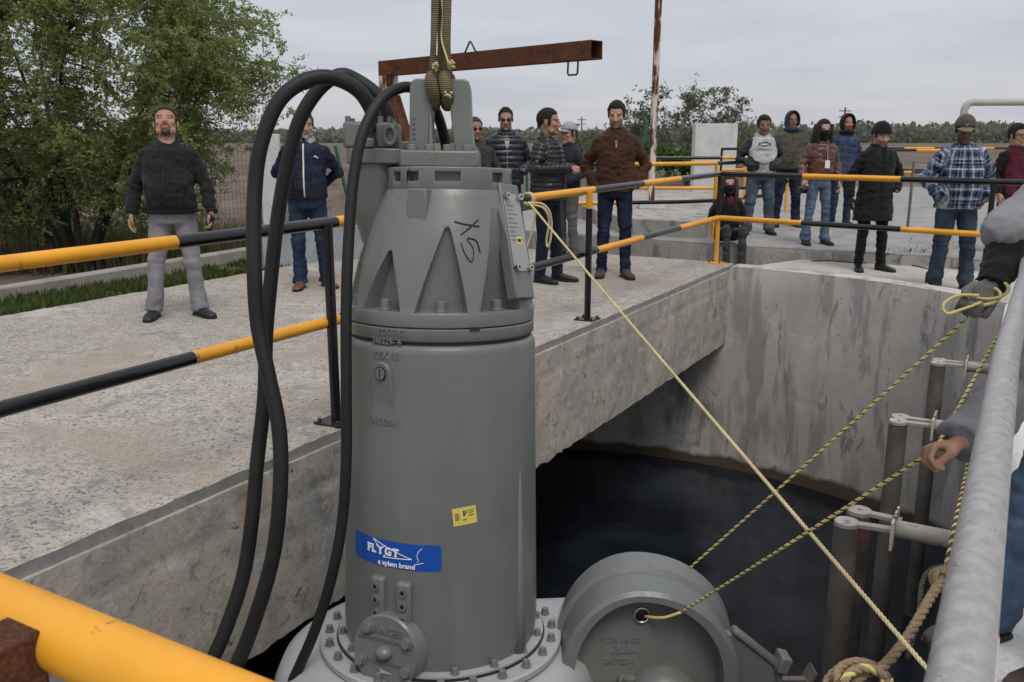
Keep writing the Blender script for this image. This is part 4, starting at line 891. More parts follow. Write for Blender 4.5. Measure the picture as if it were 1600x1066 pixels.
# the railing round the corner, behind the curved wall
CP = W(-3.2, 10.55); EP = Vector((4.70, 8.86, 0))
rail2 = thing('cross_railing', 'banded pipe railing across the far end of the well in front of the onlookers', 'railing', loc=tuple((CP + EP) / 2))
def frac(px, z):
    lo, hi = 0, 1.2
    for _ in range(40):
        m_ = (lo + hi) / 2
        if proj(CP.lerp(EP, m_) + Vector((0, 0, z)))[0] < px: lo = m_
        else: hi = m_
    return lo
zA = Vector((0, 0, RT)); zB = Vector((0, 0, RL))
EX = EP + (EP - CP).normalized() * .35
def f2(px, z): return frac(px, z) * (EP - CP).length / (EX - CP).length
dcr = (EP - CP).normalized() * .0
banded(rail2, CP + zA, EX + zA, [f2(1255, RT), f2(1408, RT)], first='black'); banded(rail2, CP + zB, EP + zB, [frac(1253, RL), frac(1408, RL)], first='yellow')
post(rail2, CP.x, CP.y, 0, RT - .0, [(.52, 'yellow'), (1, 'black')], plate='yellow')
post(rail2, EP.x, EP.y, FZ, RT - .0, [(.55, 'yellow'), (1, 'black')])
for c_ in (CP + zA, CP + zB): MB().ell(c_, (.031, .031, .031), None, 16, 10).obj('elbow', 'black' if c_.z > .8 else 'yellow', rail2, 180)
# near cross rail at the camera's feet
nr = thing('near_railing', 'close yellow pipe rail crossing the bottom left corner', 'railing', loc=tuple(W(-1.5, .43, 0)))
MB().tube([W(-3.0, .438, 1.052), W(-.06, .438, 1.052)], .031, 32).obj('rail_section', 'yellow', nr, 40)
pc = G(2, 1012, 1.06); rot = Matrix.Rotation(math.atan2(NV_.y, NV_.x), 3, 'Z')
MB().box((pc.x, pc.y, .536), (.052, .050, 1.072), rot).obj('post', 'rust', nr, 40, .003)
wc = W(-.80, .425, 1.04); mbw = MB(); rg = np.random.RandomState(2)
for i in range(16): d = Vector(rg.normal(0, 1, 3)); mbw.ell(wc + UV_ * (-.02 + .012 * d.x) + Vector((0, 0, .022 * d.y)) + NV_ * (.008 * d.z), (.010, .010, .010), None, 8, 6)
mw = remesh(mbw, .003, 2); mw.materials.append(mat('rust')); mw.polygons.foreach_set('use_smooth', [True] * len(mw.polygons)); vset(mw, vget(mw) - np.array(ORG[nr.name])); link('weld', mw, nr)
p = W(-3.0, .434); post(nr, p.x, p.y, 0, 1.07, [(1, 'yellow')], plate='yellow')
# bare galvanised handrail on the right
gr = thing('pipe_handrail', 'bare grey galvanised pipe handrail running close along the right edge', 'railing', loc=tuple(W(.03, 4, 0)))
MB().tube([W(-.006 + .026 * (t_ > 2.5), t_, 1.07) for t_ in (-.9, 1.0, 2.0, 3.2, 6.0, 8.9)], .025, 40).obj('rail_section', 'galv', gr, 40)
for t_ in (-.6, 5.6, 8.85): p = W(.03, t_); MB().tube([(p.x, p.y, .03), (p.x, p.y, 1.05)], .03, 24).obj('post', 'galv', gr, 40)

# ------------------------------------------------------------------ background railings
def bgrail(label, pts, ztop, zlow, bands, z0, name='back_railing', r=.028, posts=None):
    P_ = [Vector((x, y, 0)) for x, y in pts]; o = thing(name, label, 'railing', loc=tuple(P_[0] + Vector((0, 0, z0))), group='railings behind the onlookers')
    for zz_, ph in ((ztop, 0), (zlow, 1)):
        for i, (a, b) in enumerate(zip(P_[:-1], P_[1:])):
            L = (b - a).length; n = max(1, int(L / bands)); A, B = a + Vector((0, 0, zz_)), b + Vector((0, 0, zz_)); banded(o, A, B, [k / n for k in range(1, n)], r, first='yellow' if (i + ph) % 2 else 'black')
    for k, p in enumerate(P_ if posts is None else [Vector((x, y, 0)) for x, y in posts]): post(o, p.x, p.y, z0, ztop, [(.5, 'yellow'), (1, 'yellow' if k % 2 else 'black')], r=.025)
    return o
a, b, c = D(900, 258, 12.3), D(1065, 257, 12.6), D(1150, 253, 13.0)
bgrail('black and yellow back railing just behind the seated woman and brown jacket', [(a.x, a.y), (b.x, b.y), (D(1121, 255, 12.8).x, 12.85), (3.95, 14.0)], 1.12, .60, .62, GZ, posts=[(a.x, a.y), (D(1121, 255, 12.8).x, 12.85), (3.95, 14.0)])
a, b = D(985, 248, 15.6), D(1160, 249, 15.6)
bgrail('farther banded railing passing in front of the white wall slab', [(a.x, 15.6), (b.x - .35, 15.6), (b.x + .5, 15.7)], 1.13, .62, .95, RZ * 0 + PZ, posts=[(a.x, 15.6), (b.x + .5, 15.7)])
bgrail('short railing frame standing against the white wall slab', [(D(1128, 233, 19).x, 19.0), (D(1170, 233, 19).x, 19.2)], 1.23, .8, .45, PZ)
bgrail('distant banded railing between the black coat and the plaid shirt', [(D(1385, 235, 19).x, 19.0), (D(1490, 236, 19).x, 19.4)], 1.2, .75, .7, PZ)
bgrail('farthest low railing seen over the ploughed field at right', [(D(1380, 232, 24).x, 24.6), (D(1620, 233, 24).x, 24.6)], 1.17, .6, .8, PZ)
bgrail('railing peeking between the hooded onlookers', [(D(1238, 240, 17).x, 17.2), (D(1268, 240, 17).x, 17.0)], 1.18, .7, .4, PZ)
# bare post on the paving
p = G(1418, 357, PZ); o = thing('pipe_stub', 'thin bare rusty pipe standing on the grey paving behind the black coat', 'pipe', loc=(p.x, p.y, PZ)); MB().tube([(p.x, p.y, PZ), (p.x, p.y, 1.1)], .022, 14).obj('pipe', 'greypipe', o, 40); MB().lathe([(.10, PZ), (.10, PZ + .02), (.03, PZ + .03)], 16, off=(p.x, p.y)).obj('base', 'rust', o, 40)

# ------------------------------------------------------------------ rusty davit
A, B = D(606, 104, 10.0), D(932, 82, 7.85); A.z = B.z = 2.2
dv = thing('davit_arm', 'rusty square-tube lifting davit standing on the deck behind the pump', 'davit', loc=(A.x, A.y, 0))
d = (B - A).normalized(); sd_ = Vector((-d.y, d.x, 0)); up_ = Vector((0, 0, 1)); w = .075; th = .008
mb = MB(); a = A - d * .07; L = (B - a).length
def sq(p, h): return [p + sd_ * (x * h) + up_ * (z * h) for x, z in ((-1, -1), (1, -1), (1, 1), (-1, 1))]
v_ = sq(a, w) + sq(B, w) + sq(B, w - th) + sq(a + d * .02, w - th)
fs = [(0, 3, 2, 1)] + [(i, (i + 1) % 4, 4 + (i + 1) % 4, 4 + i) for i in range(4)] + [(4 + i, 4 + (i + 1) % 4, 8 + (i + 1) % 4, 8 + i) for i in range(4)] + [(8 + i, 8 + (i + 1) % 4, 12 + (i + 1) % 4, 12 + i) for i in range(4)] + [(12, 13, 14, 15)]
beam_ = mb.add(v_, fs).obj('arm', 'rust', dv, 30)
MB().box((A.x, A.y, (2.2 - w) / 2), (.15, .15, 2.2 - w - .002), Matrix.Rotation(math.atan2(d.y, d.x), 3, 'Z')).obj('column', 'rustp', dv, 30, .004)
MB().box((A.x, A.y, .008), (.36, .36, .016), Matrix.Rotation(math.atan2(d.y, d.x), 3, 'Z')).obj('base_plate', 'rust', dv, 30)
q0, q1 = A + Vector((.05, -.06, -.30)), Vector((A.x + .62, A.y - .35, .02)); dd = (q1 - q0).normalized(); mb = MB(); mb.tube([q0, q1], .085, 4); mb.obj('brace', 'rust', dv, 30, .004)
c = A.lerp(B, .455) + up_ * w
MB().tube([c - d * .085, c - d * .06 + up_ * .03, c + up_ * .105 - d * .005, c + up_ * .105 + d * .01, c + d * .07 + up_ * .02, c + d * .1], .009, 10).obj('lifting_loop', 'metal_dark', dv, 40)
c = A.lerp(B, .91) - up_ * w; MB().tube([c - d * .055, c - d * .06 - up_ * .10, c - d * .05 - up_ * .115, c + d * .045 - up_ * .115, c + d * .055 - up_ * .10, c + d * .06], .0085, 10).obj('hook_loop', 'metal_dark', dv, 40)
# rusty pole
p = D(1017, 320, 15.2); o = thing('rusty_pole', 'tall rust-streaked white pole rising out of frame behind the brown jacket', 'pole', loc=(p.x, p.y, RZ)); MB().tube([(p.x, p.y, RZ), (p.x + .02, p.y, 6.5)], .058, 20).obj('pole', 'rustp', o, 40); MB().box((p.x, p.y, RZ + .05), (.42, .42, .1)).obj('footing', 'white_conc', o, 30, .01)
# white wall slab
a, b = D(1083, 300, 19.6), D(1148, 300, 19.6); tag(MB().box(((a.x + b.x) / 2, 19.8, .80), (b.x - a.x, .35, 1.9)).obj('wall_slab', 'white_conc', None, 30, .012), 'free-standing white concrete slab beyond the railing', 'wall')
# white pipe top right
y_ = 10.9; p = D(1508, 160, y_); q = D(1625, 157, y_ - .1); o = thing('vent_pipe', 'white pipe with an elbow rising behind the plaid shirt', 'pipe', loc=(p.x, p.y, FZ)); MB().tube([(p.x, p.y, FZ), (p.x, p.y, p.z - .09), (p.x + .012, p.y, p.z - .05), (p.x + .04, p.y, p.z - .015), (p.x + .09, p.y, p.z), (q.x, q.y, p.z), (q.x + .5, q.y, p.z)], .042, 18).obj('pipe', 'whitepipe', o, 50)
# blue grey low block wall and the concrete post on the left
a, b = G(405, 418), G(566, 404); dd = (b - a).normalized(); tag(MB().box((a + b) / 2 + Vector((0, .1, .06)), ((b - a).length, .2, .72), Matrix.Rotation(math.atan2(dd.y, dd.x), 3, 'Z')).obj('block_wall', 'bluewall', None, 30, .012), 'low blue-grey block wall behind the man in denim', 'wall')
p = D(430, 380, 12.2); tag(MB().box((p.x, 12.2, .6), (.26, .14, 1.84)).obj('concrete_post', 'white_conc', None, 30, .012), 'pale concrete post beside the wire fence at left', 'post')

# ------------------------------------------------------------------ wire fence on the left
fn = thing('wire_fence', 'green-posted welded wire fence between the deck and the field', 'fence', loc=(-5, 13.2, GZ)); fence_pts = [Vector((-9.5, 11.2, GZ)), Vector((-6.2, 12.6, GZ)), Vector((-3.5, 13.4, GZ)), Vector((-2.55, 14.6, GZ)), Vector((.3, 18.2, GZ))]
mb = MB()
for a, b in zip(fence_pts[:-1], fence_pts[1:]):
    L = (b - a).length; n = int(L / .055)
    for i in range(n): p = a.lerp(b, i / n); mb.box((p.x, p.y, GZ + .85), (.0045, .0045, 1.6))
    for k in range(6): q = a.lerp(b, .5); dd = (b - a).normalized(); mb.box((q.x, q.y, GZ + .1 + k * .3), (L, .005, .005), Matrix.Rotation(math.atan2(dd.y, dd.x), 3, 'Z'))
wm = mb.obj('wire_mesh', 'wire', fn, None); wm['kind'] = 'stuff'
for i, p in enumerate(fence_pts): MB().tube([p, p + Vector((0, 0, 1.72))], .028, 12).obj('post', 'green', fn, 40)
p = D(552, 330, 13.6); MB().tube([(p.x + .1, 13.6, GZ), D(524, 228, 13.6)], .026, 12).obj('brace_post', 'green', fn, 40)
fn2 = thing('back_fence', 'green slanted fence brace and post behind the rusty pole', 'fence', loc=(2.6, 21.5, GZ))
for (p0, p1) in (((1003, 245), (1012, 190)), ((1033, 284), (1052, 255)), ((1002, 236), (1013, 210))):
    MB().tube([D(p0[0], p0[1], 21.5), D(p1[0], p1[1], 21.5)], .03, 10).obj('brace', 'green', fn2, 40)
for x in (1.8, 3.2, 4.3): MB().tube([(x, 21.6, GZ), (x, 21.6, 1.5)], .03, 10).obj('post', 'green', fn2, 40)
mb = MB()
for i in range(60): x = 1.2 + i * .06; mb.box((x, 21.6, GZ + .85), (.006, .006, 1.6))
wm = mb.obj('wire_mesh', 'wire', fn2, None); wm['kind'] = 'stuff'

# ================================================================== GUIDE PIPES
def guide(s, t_, zb, label, pair=False, rad=.057):
    c = W(s, t_, zb); o = thing('guide_rail_pipe', label, 'pipe', loc=(c.x, c.y, -2.5), group='guide pipes in the well')
    MB().tube([(c.x, c.y, -3.4), (c.x, c.y, zb)], rad, 24).obj('pipe', 'greypipe', o, 40)
    cs = [(c, 'greypipe')]
    if pair:
        c2 = c + UV_ * .17 + NV_ * .03 + Vector((0, 0, .0)); MB().tube([(c2.x, c2.y, -3.4), (c2.x, c2.y, zb - .12)], rad, 24).obj('pipe', 'greypipe', o, 40); MB().tube([(c2.x, c2.y, zb - .12), (c2.x, c2.y, zb + .005)], rad + .002, 24).obj('pipe_collar', 'redpaint', o, 40); cs.append((c2, 'redpaint'))
    else:
        c2 = c + UV_ * .11; cs.append((c2, ''))
    tip = c + NV_ * .20 + UV_ * .085; brk_ = MB().box(tip + Vector((0, 0, .0)), (.012, .22, .14), Matrix.Rotation(math.atan2(NV_.y, NV_.x), 3, 'Z')).obj('bracket_plate', 'rustp', o, 40, .002)
    for c_, _ in cs:
        e = Vector((tip.x, tip.y, c.z)) + (c_ - c) * .75 - UV_ * .06; d_ = (e - Vector((c_.x, c_.y, c.z))); top_ = Vector((c_.x, c_.y, zb + .012))
        mb = MB(); mb.tube([top_ - Vector((0, 0, .008)), top_ + Vector((0, 0, .016))], rad * .98, 24); ang = math.atan2(d_.y, d_.x); mid = top_ + d_ * .5 + Vector((0, 0, .004)); mb.box(mid, (d_.length, .042, .022), Matrix.Rotation(ang, 3, 'Z')); mb.tube([top_ + Vector((0, 0, .0161)), top_ + Vector((0, 0, .024))], .012, 10); mb.obj('clamp_arm', 'whitepipe', o, 40, .003)
    e = tip + NV_ * (-.06 - st(tip)[0]); MB().tube([tip, Vector((e.x, e.y, tip.z))], .042, 20).obj('support_pipe', 'whitepipe', o, 40)
    return o
guide(-.58, 4.2, -.3, 'nearest pair of guide pipes with a red collar and white bracket in the well', pair=True)
guide(-.57, 5.97, -.3, 'middle weathered guide pipe with a rusty bracket in the well')
guide(-.49, 7.75, -.3, 'farthest guide pipe against the curved well wall')

# ================================================================== ROPES
def twisted(pts, r, name, label, mats=('ropey', 'ropey', 'ropek'), pitch=.032, parent=None, n=None):
    P_ = [Vector(p) for p in pts]; L = [0]
    for a, b in zip(P_[:-1], P_[1:]): L.append(L[-1] + (b - a).length)
    N = n or int(L[-1] / pitch * 7) + 2; C_ = []
    j = 0
    for i in range(N):
        d_ = L[-1] * i / (N - 1)
        while j < len(L) - 2 and L[j + 1] < d_: j += 1
        f = (d_ - L[j]) / max(1e-9, L[j + 1] - L[j]); C_.append(P_[j].lerp(P_[j + 1], min(1, f)))
    o = thing(name, label, 'rope', loc=tuple(P_[0])) if parent is None else parent
    for k_ in range(3):
        q = []
        for i in range(N):
            a = C_[max(0, i - 1)]; b = C_[min(N - 1, i + 1)]; t_ = (b - a).normalized(); x = t_.cross(Vector((.3, .9, .2))).normalized(); y = t_.cross(x); an = 2 * pi * (L[-1] * i / (N - 1)) / pitch + k_ * 2 * pi / 3; q.append(C_[i] + x * (cos(an) * r * .52) + y * (sin(an) * r * .52))
        MB().tube(q, r * (.56 if mats[k_] != 'ropek' else .47), 7).obj('strand', mats[k_], o, 180)
    return o
def sag(a, b, s_, n=10):
    a, b = Vector(a), Vector(b); return [a.lerp(b, i / n) - Vector((0, 0, s_ * 4 * (i / n) * (1 - i / n))) for i in range(n + 1)]
rp0 = W(SR, tt(826, RT), RT)
r1 = twisted(sag(rp0 + Vector((.0, -.03, -.02)), W(-.07, st(G(1418, 1055, .035))[1], .04), .01), .0072, 'tag_rope', 'long pale rope tied to the deck railing and stretched diagonally over the well', ('ropep', 'ropep', 'ropep'), .05)
dr = UV_
for k_ in range(3):
    c = rp0 + UV_ * (.012 * k_ - .012); MB().tube([c + NV_ * (.041 * cos(a)) + Vector((0, 0, .041 * sin(a))) for a in [2 * pi * i / 18 for i in range(18)]], .0085, 8, closed=True).obj('knot_turn', 'ropep', r1, 180)
Yk = rp0.y
MB().tube(curve([D(822, 318, Yk - .05), D(845, 318, Yk - .1), D(858, 330, Yk - .1), D(862, 350, Yk - .08), D(860, 375, Yk - .08), D(856, 386, Yk - .08), D(854, 375, Yk - .06), D(858, 345, Yk - .07), D(850, 326, Yk - .06), D(832, 320, Yk - .05)], 8), .0075, 8).obj('loose_loop', 'ropep', r1, 180)
MB().tube(curve([D(828, 320, Yk), D(836, 330, Yk), D(834, 350, Yk), D(828, 372, Yk), D(821, 394, Yk), D(822, 400, Yk)], 8), .007, 8).obj('loose_end', 'ropep', r1, 180)
GLOVE = D(1528, 482, 3.05); BHAND = D(1462, 702, 2.32)
a_ = radians(56); anchor = PM @ Vector((ax + .02 + .345 * 1.2 * cos(a_), AY0 + dep - .02, az + .012 + .366 * sin(a_))); a_ = radians(63); anch2 = PM @ Vector((ax + .27 * 1.2 * cos(a_), AY0 - .006, az + .31 * sin(a_)))
twisted(sag(anchor, GLOVE + Vector((-.03, 0, -.03)), .005), .0054, 'guide_rope', 'yellow and black rope from the bracket up to the gloved hand')
r3 = twisted(sag(anch2, BHAND, .003) + sag(BHAND, D(1585, 478, 3.0), .0)[1:] + [D(1640, 400, 3.2)], .0054, 'guide_rope', 'yellow and black rope held in the bare hand above the well')
MB().tube(curve([anch2, anch2.lerp(PM @ Vector((ax + .02, AY0 + .06, az + .225)), .5) - Vector((0, .006, .01)), PM @ Vector((ax + .02, AY0 + .065, az + .225))], 5), .006, 8).obj('tied_end', 'ropey', r3, 180)
# rope along the kerb and the frayed hemp rope with its coil
twisted([W(-.11, t_, .0 - .02 * sin(t_ * 3)) for t_ in np.linspace(3.2, 4.9, 14)], .011, 'kerb_rope', 'yellow and dark rope lying along the white kerb edge', ('ropey', 'ropek', 'ropek'), .08)
h0 = [D(1486, 880, 2.75), D(1472, 905, 2.7), D(1450, 940, 2.6), D(1425, 985, 2.5), D(1395, 1025, 2.42), D(1370, 1050, 2.38)]
hr = twisted(curve(h0, 6), .016, 'hemp_rope', 'frayed brown hemp rope knotted and coiled at the lower right', ('hemp', 'hemp', 'hemp'), .09)
for k_, (cx, cy, rr_, yy) in enumerate(((1345, 1062, .085, 2.37), (1352, 1068, .07, 2.33), (1335, 1072, .10, 2.4), (1362, 1072, .06, 2.36))):
    c = D(cx, cy, yy); ax1 = Vector((.9, .3, .1 * k_ - .1)).normalized(); ax2 = Vector((-.25, .55, .75)).normalized(); twisted([c + ax1 * (rr_ * cos(a)) + ax2 * (rr_ * .6 * sin(a)) for a in np.linspace(0, 2 * pi, 22)], .014, '', '', ('hemp', 'hemp', 'ropey') if k_ % 2 else ('hemp', 'hemp', 'hemp'), .08, parent=hr)
c = h0[1]; rg = np.random.RandomState(8)
for i in range(3): a = rg.uniform(0, 6, 3); MB().tube([c + Vector((.028 * cos(t_ + a[0]), .018 * sin(t_ * 1 + a[1]), .028 * sin(t_ + a[2]))) for t_ in np.linspace(0, 2 * pi, 14)], .011, 8, closed=True).obj('knot_turn', 'hemp', hr, 180)
twisted(curve([D(1478, 884, 2.8), D(1452, 892, 2.75), D(1440, 915, 2.7), D(1436, 955, 2.62), D(1428, 990, 2.56), D(1418, 1030, 2.5)], 8), .0085, 'green_rope', 'dark green rope hooked beside the hemp knot', ('green_rope', 'green_rope', 'ropek'), .05)
# small steel bracket hanging at the arch
c = D(1262, 1058, 3.25); o = thing('steel_bracket', 'small pale steel angle bracket beside the discharge claw', 'bracket', loc=tuple(c)); MB().box(c, (.010, .08, .09), Matrix.Rotation(.5, 3, 'Y')).obj('plate', 'greypipe', o, 40); MB().box(c + Vector((-.06, 0, -.02)), (.12, .03, .03)).obj('arm', 'greypipe', o, 40)
# ================================================================== PEOPLE
def v3(*a): return Vector(a)
# ---- shared head and hands (modelled once, copied and varied for each person)
def make_head():
    mb = MB(); E = mb.ell
    E((0, .016, .032), (.075, .097, .090), None, 32, 20); E((0, -.018, -.028), (.066, .079, .088), None, 32, 20); E((0, -.030, -.076), (.052, .058, .042), None, 24, 14); E((0, -.076, -.098), (.022, .019, .019))
    E((0, .05, -.03), (.062, .052, .06))
    mb.tube([(0, -.088, .018), (0, -.100, -.008), (0, -.113, -.030), (0, -.104, -.040)], [.008, .0095, .0125, .009], 12)
    for s in (-1, 1):
        E((s * .0115, -.098, -.034), (.0095, .0115, .008)); E((s * .029, -.077, .024), (.027, .013, .0085)); E((s * .043, -.066, -.022), (.022, .022, .02)); E((s * .05, -.035, -.075), (.016, .03, .025))
        E((s * .076, .012, -.008), (.008, .020, .031), Matrix.Rotation(s * .35, 3, 'Z')); E((s * .031, -.074, .003), (.0155, .0125, .0085))
    E((0, -.086, -.060), (.022, .011, .0055)); E((0, -.0845, -.071), (.019, .011, .0065))
    mb.tube([(0, .018, -.05), (0, .026, -.12), (0, .034, -.21)], [.054, .055, .066], 20)
    me = remesh(mb, .0048, 4); V = vget(me); N = nget(me); F = [list(p.vertices) for p in me.polygons]; bpy.data.meshes.remove(me); return V, N, F
HV, HN, HF = make_head()
def make_hand(curl, spread=.0, thumb=.5):
    mb = MB(); mb.tube([(0, 0, .03), (0, 0, 0), (0, 0, -.02)], [(.021, .028), (.020, .027), (.018, .033)], 14, up=(1, 0, 0))
    mb.ell((.002, 0, -.052), (.0155, .041, .05)); mb.ell((.008, .03, -.04), (.016, .018, .03))
    for i, (y, z, L) in enumerate(((.031, -.088, .078), (.0105, -.094, .087), (-.010, -.092, .082), (-.030, -.083, .064))):
        p = v3(0, y, z); d = v3(0, spread * y * 8, -1).normalized(); pts = [p + v3(0, 0, .03), p]; rs = [.0105, .0102]; a = curl * (.75, .9, 1, 1.1)[i]
        for fr, r in ((.45, .0092), (.32, .0086), (.23, .0072)):
            d = Matrix.Rotation(-a, 3, 'Y') @ d; d.normalize(); p = p + d * (L * fr); pts.append(p); rs.append(r); a *= 1.0
        mb.tube(pts, rs, 10); mb.ell(pts[-1], (.0072, .0072, .0075), None, 8, 6)
    t0, t1, t2, t3 = v3(.004, .030, -.022), v3(.012 + .012 * thumb, .052 - .012 * thumb, -.052), v3(.016 + .022 * thumb, .056 - .028 * thumb, -.082), v3(.018 + .026 * thumb, .052 - .045 * thumb, -.103)
    mb.tube([t0, t1, t2, t3], [.014, .0125, .0105, .0085], 10); mb.ell(t3, (.0085, .0085, .0085), None, 8, 6)
    me = remesh(mb, .0042, 3); V = vget(me); F = [list(p.vertices) for p in me.polygons]; bpy.data.meshes.remove(me); return V, F
HANDS = {'relax': make_hand(.38), 'grip': make_hand(1.25, 0, 1.0), 'hold': make_hand(.75, 0, .7)}
def np_apply(mt, V): R = np.array(mt.to_3x3()); return V @ R.T + np.array(mt.translation)
SEG_R = 28
def sring(z, rx, ry, cx=0.0, cy=0.0, e=2.4):
    o = []
    for j in range(SEG_R):
        a = 2 * pi * j / SEG_R; c, s = cos(a), sin(a); o.append(v3(cx + rx * math.copysign(abs(c) ** (2 / e), c), cy + ry * math.copysign(abs(s) ** (2 / e), s), z))
    return o
TOR = [(.50, .185, .150), (.66, .183, .143), (.78, .180, .135), (.86, .174, .126), (.94, .173, .124), (1.02, .166, .118), (1.12, .168, .118), (1.22, .177, .121), (1.31, .178, .114), (1.365, .164, .103), (1.41, .138, .092), (1.437, .105, .082), (1.463, .078, .074), (1.492, .066, .066)]
def person(label, loc, rot, H=1.75, g=1.0, belly=0.0, feet=((-.11, 0, .15), (.11, 0, -.15)), knees=None, hipz=.86, lean=0.0, arms=None, top=None, pants=None, shoe=((.02, .02, .02), False), head=None, skin=(.36, .20, .13), seed=1, world_arms=None):
    k = H / 1.75; PMx = Matrix.Translation(loc) @ Matrix.Rotation(rot, 4, 'Z'); o = thing('person', label, 'person', matrix=PMx, group='people around the well'); inv = PMx.inverted()
    hip0 = v3(0, 0, .88 * k); Tup = Matrix.Translation((0, 0, (hipz - .86) * k)) @ Matrix.Translation(hip0) @ Matrix.Rotation(-lean, 4, 'X') @ Matrix.Translation(-hip0)
    T_th = top.get('thick', .012); hem = top.get('hem', .86)
    A = {}
    for s in (-1, 1):
        a = (arms or {}).get(s, 'hang')
        if isinstance(a, str):
            a = {'hang': dict(e=(.245, .035, 1.13), w=(.255, -.04, .90)), 'pocket': dict(e=(.285, .075, 1.13), w=(.19, -.10, .945), hand=None), 'behind': dict(e=(.285, .12, 1.15), w=(.07, .19, .98), hand=None), 'jpocket': dict(e=(.272, .06, 1.12), w=(.17, -.14, 1.0), hand=None), 'hang_in': dict(e=(.25, .03, 1.14), w=(.235, -.05, .905))}[a]
        a = dict(a); sh = Tup @ v3(s * .165 * (1 + (g - 1) * .6) * k, 0, 1.352 * k)
        if a.get('world'): e, w = inv @ Vector(a['e']), inv @ Vector(a['w'])
        else: e, w = v3(s * a['e'][0] * (1 + (g - 1) * .7), a['e'][1], a['e'][2]) * k, v3(s * a['w'][0] * (1 + (g - 1) * .7 if abs(a['w'][0]) > .15 else 1), a['w'][1], a['w'][2]) * k; e.z += (hipz - .86) * k; w.z += (hipz - .86) * k
        A[s] = (sh, e, w, a)
    # ---- torso garment
    mb = MB(); rings = []; zs = [hem] + [r[0] for r in TOR if r[0] > hem + .02]
    for z in zs:
        rx = np.interp(z, [r[0] for r in TOR], [r[1] for r in TOR]); ry = np.interp(z, [r[0] for r in TOR], [r[2] for r in TOR]); b = belly * math.exp(-((z - 1.06) / .13) ** 2); low = 1 + (g - 1) * (1 if z < 1.35 else max(0, 1 - (z - 1.35) * 7))
        fl = top.get('flare', 0) * max(0, (1.0 - z)) - top.get('cinch', .0) * max(0, 1 - abs(z - hem) / .05)
        rings.append([Tup @ (q * k) for q in sring(z, rx * low + T_th + fl, ry * low + T_th * 1.2 + b * .6 + fl, 0, -b * .55)])
    mb.loft(rings)
    ar = top.get('arm', 1.0) * (1 + (g - 1) * .5)
    for s in (-1, 1):
        sh, e, w, a = A[s]; sh2 = Tup @ v3(s * .09 * k, 0, 1.375 * k); fe = e.lerp(w, .5); ue = sh.lerp(e, .5); cu = e.lerp(w, a.get('cuff', 1.0))
        rr = [r * ar * k for r in (.060, .063, .060, .055, .051, .046 if not top.get('loose') else .053)]
        mb.tube([sh2, sh, ue, e, e.lerp(cu, .55), cu], rr, 18); mb.ell(e, (rr[3] * 1.0,) * 3, None, 14, 8); mb.ell(sh, (rr[1] * 1.02,) * 3, None, 14, 8)
    if top.get('hood') == 'down':
        pts = []
        for i in range(13): a = radians(-65 + 310 * i / 12); bk = max(0, sin(a)); pts.append(Tup @ (v3(.082 * cos(a), .078 * sin(a) - .004 + .03 * bk, 1.438 + .035 * bk - .035 * max(0, -sin(a)) ** 2) * k))
        mb.tube(pts, [.032 + .026 * max(0, sin(radians(-65 + 310 * i / 12))) for i in range(13)], 12)
    if top.get('collar'):
        pts = [Tup @ (v3(.071 * cos(a), .068 * sin(a) + .012, 1.462 + .018 * sin(a)) * k) for a in [radians(-70 + 320 * i / 14) for i in range(15)]]; mb.tube(pts, [(.034 * top['collar'], .013)] * 15, 12, up=(0, 0, 1))
    me = remesh(mb, .0105, 4)
    V = vget(me); N = nget(me); dzn_ = (hipz - .86) * k
    def seg_d(P, a, b):
        a = np.array(a); b = np.array(b); d = b - a; t = np.clip(((P - a) @ d) / (d @ d), 0, 1); return np.linalg.norm(P - (a + t[:, None] * d), axis=1), t * np.linalg.norm(d)
    is_arm = np.zeros(len(V), bool); al = np.zeros(len(V)); au = np.zeros(len(V))
    for s in (-1, 1):
        sh, e, w, a = A[s]; s0 = sh.lerp(e, .12); d1, l1 = seg_d(V, s0, e); d2, l2 = seg_d(V, e, w); m1 = (np.minimum(d1, d2) < .098 * ar * k) & (V[:, 0] * s > .142 * k * (1 + (g - 1) * .6) * (1 if d1.min() else 1)) | ((d2 < .075 * ar * k) & (V[:, 0] * s > -.08))
        m1 &= ~is_arm; is_arm |= m1; L1 = (e - s0).length; ll = np.where(d1 < d2, l1, L1 + l2) + 1.8 * np.maximum(0, np.minimum(d1, d2) - .02); al[m1] = ll[m1]; au[m1] = (np.arctan2(V[m1, 1], V[m1, 0] - s * .26) * .055)
    st_ = top.get('style', 'cloth'); amp = top.get('wr', .008) * 1.35 * k
    wr = fbm(V, (7, 7, 13), 3, seed * 3.1) * amp + fbm(V, (18, 18, 26), 2, seed) * amp * .35
    crease = np.sin(al * 42 + 5 * fbm(V, (5, 5, 5), 2, seed + 5)) * .0045 * np.where(is_arm, 1, 0) if st_ != 'puffer' else 0
    disp = wr + crease
    if st_ == 'puffer':
        per = top.get('quilt', .062); q = np.where(is_arm, al, V[:, 2] + .012 * np.abs(V[:, 0])); disp = wr * .5 + .016 * (np.abs(np.sin(pi * q / per)) ** .55 - .6)
    V = V + N * disp[:, None]; nz_ = np.clip((V[:, 2] - dzn_ - 1.40 * k) / (.07 * k), 0, 1) * np.clip(-V[:, 1] / .07, 0, 1) * (np.abs(V[:, 0]) < .1); V[:, 2] -= top.get('vneck', .030) * nz_ * (lean < .1); vset(me, V)
    at = me.attributes.new('Cloth', 'FLOAT_VECTOR', 'POINT'); cv = np.stack([np.where(is_arm, au, np.arctan2(V[:, 0], -V[:, 1]) * .17), V[:, 1], np.where(is_arm, al, V[:, 2])], 1); at.data.foreach_set('vector', cv.astype(np.float32).ravel())
    mm = top['mat'] if isinstance(top['mat'], (list, tuple)) and not isinstance(top['mat'][0], float) else [top['mat']]
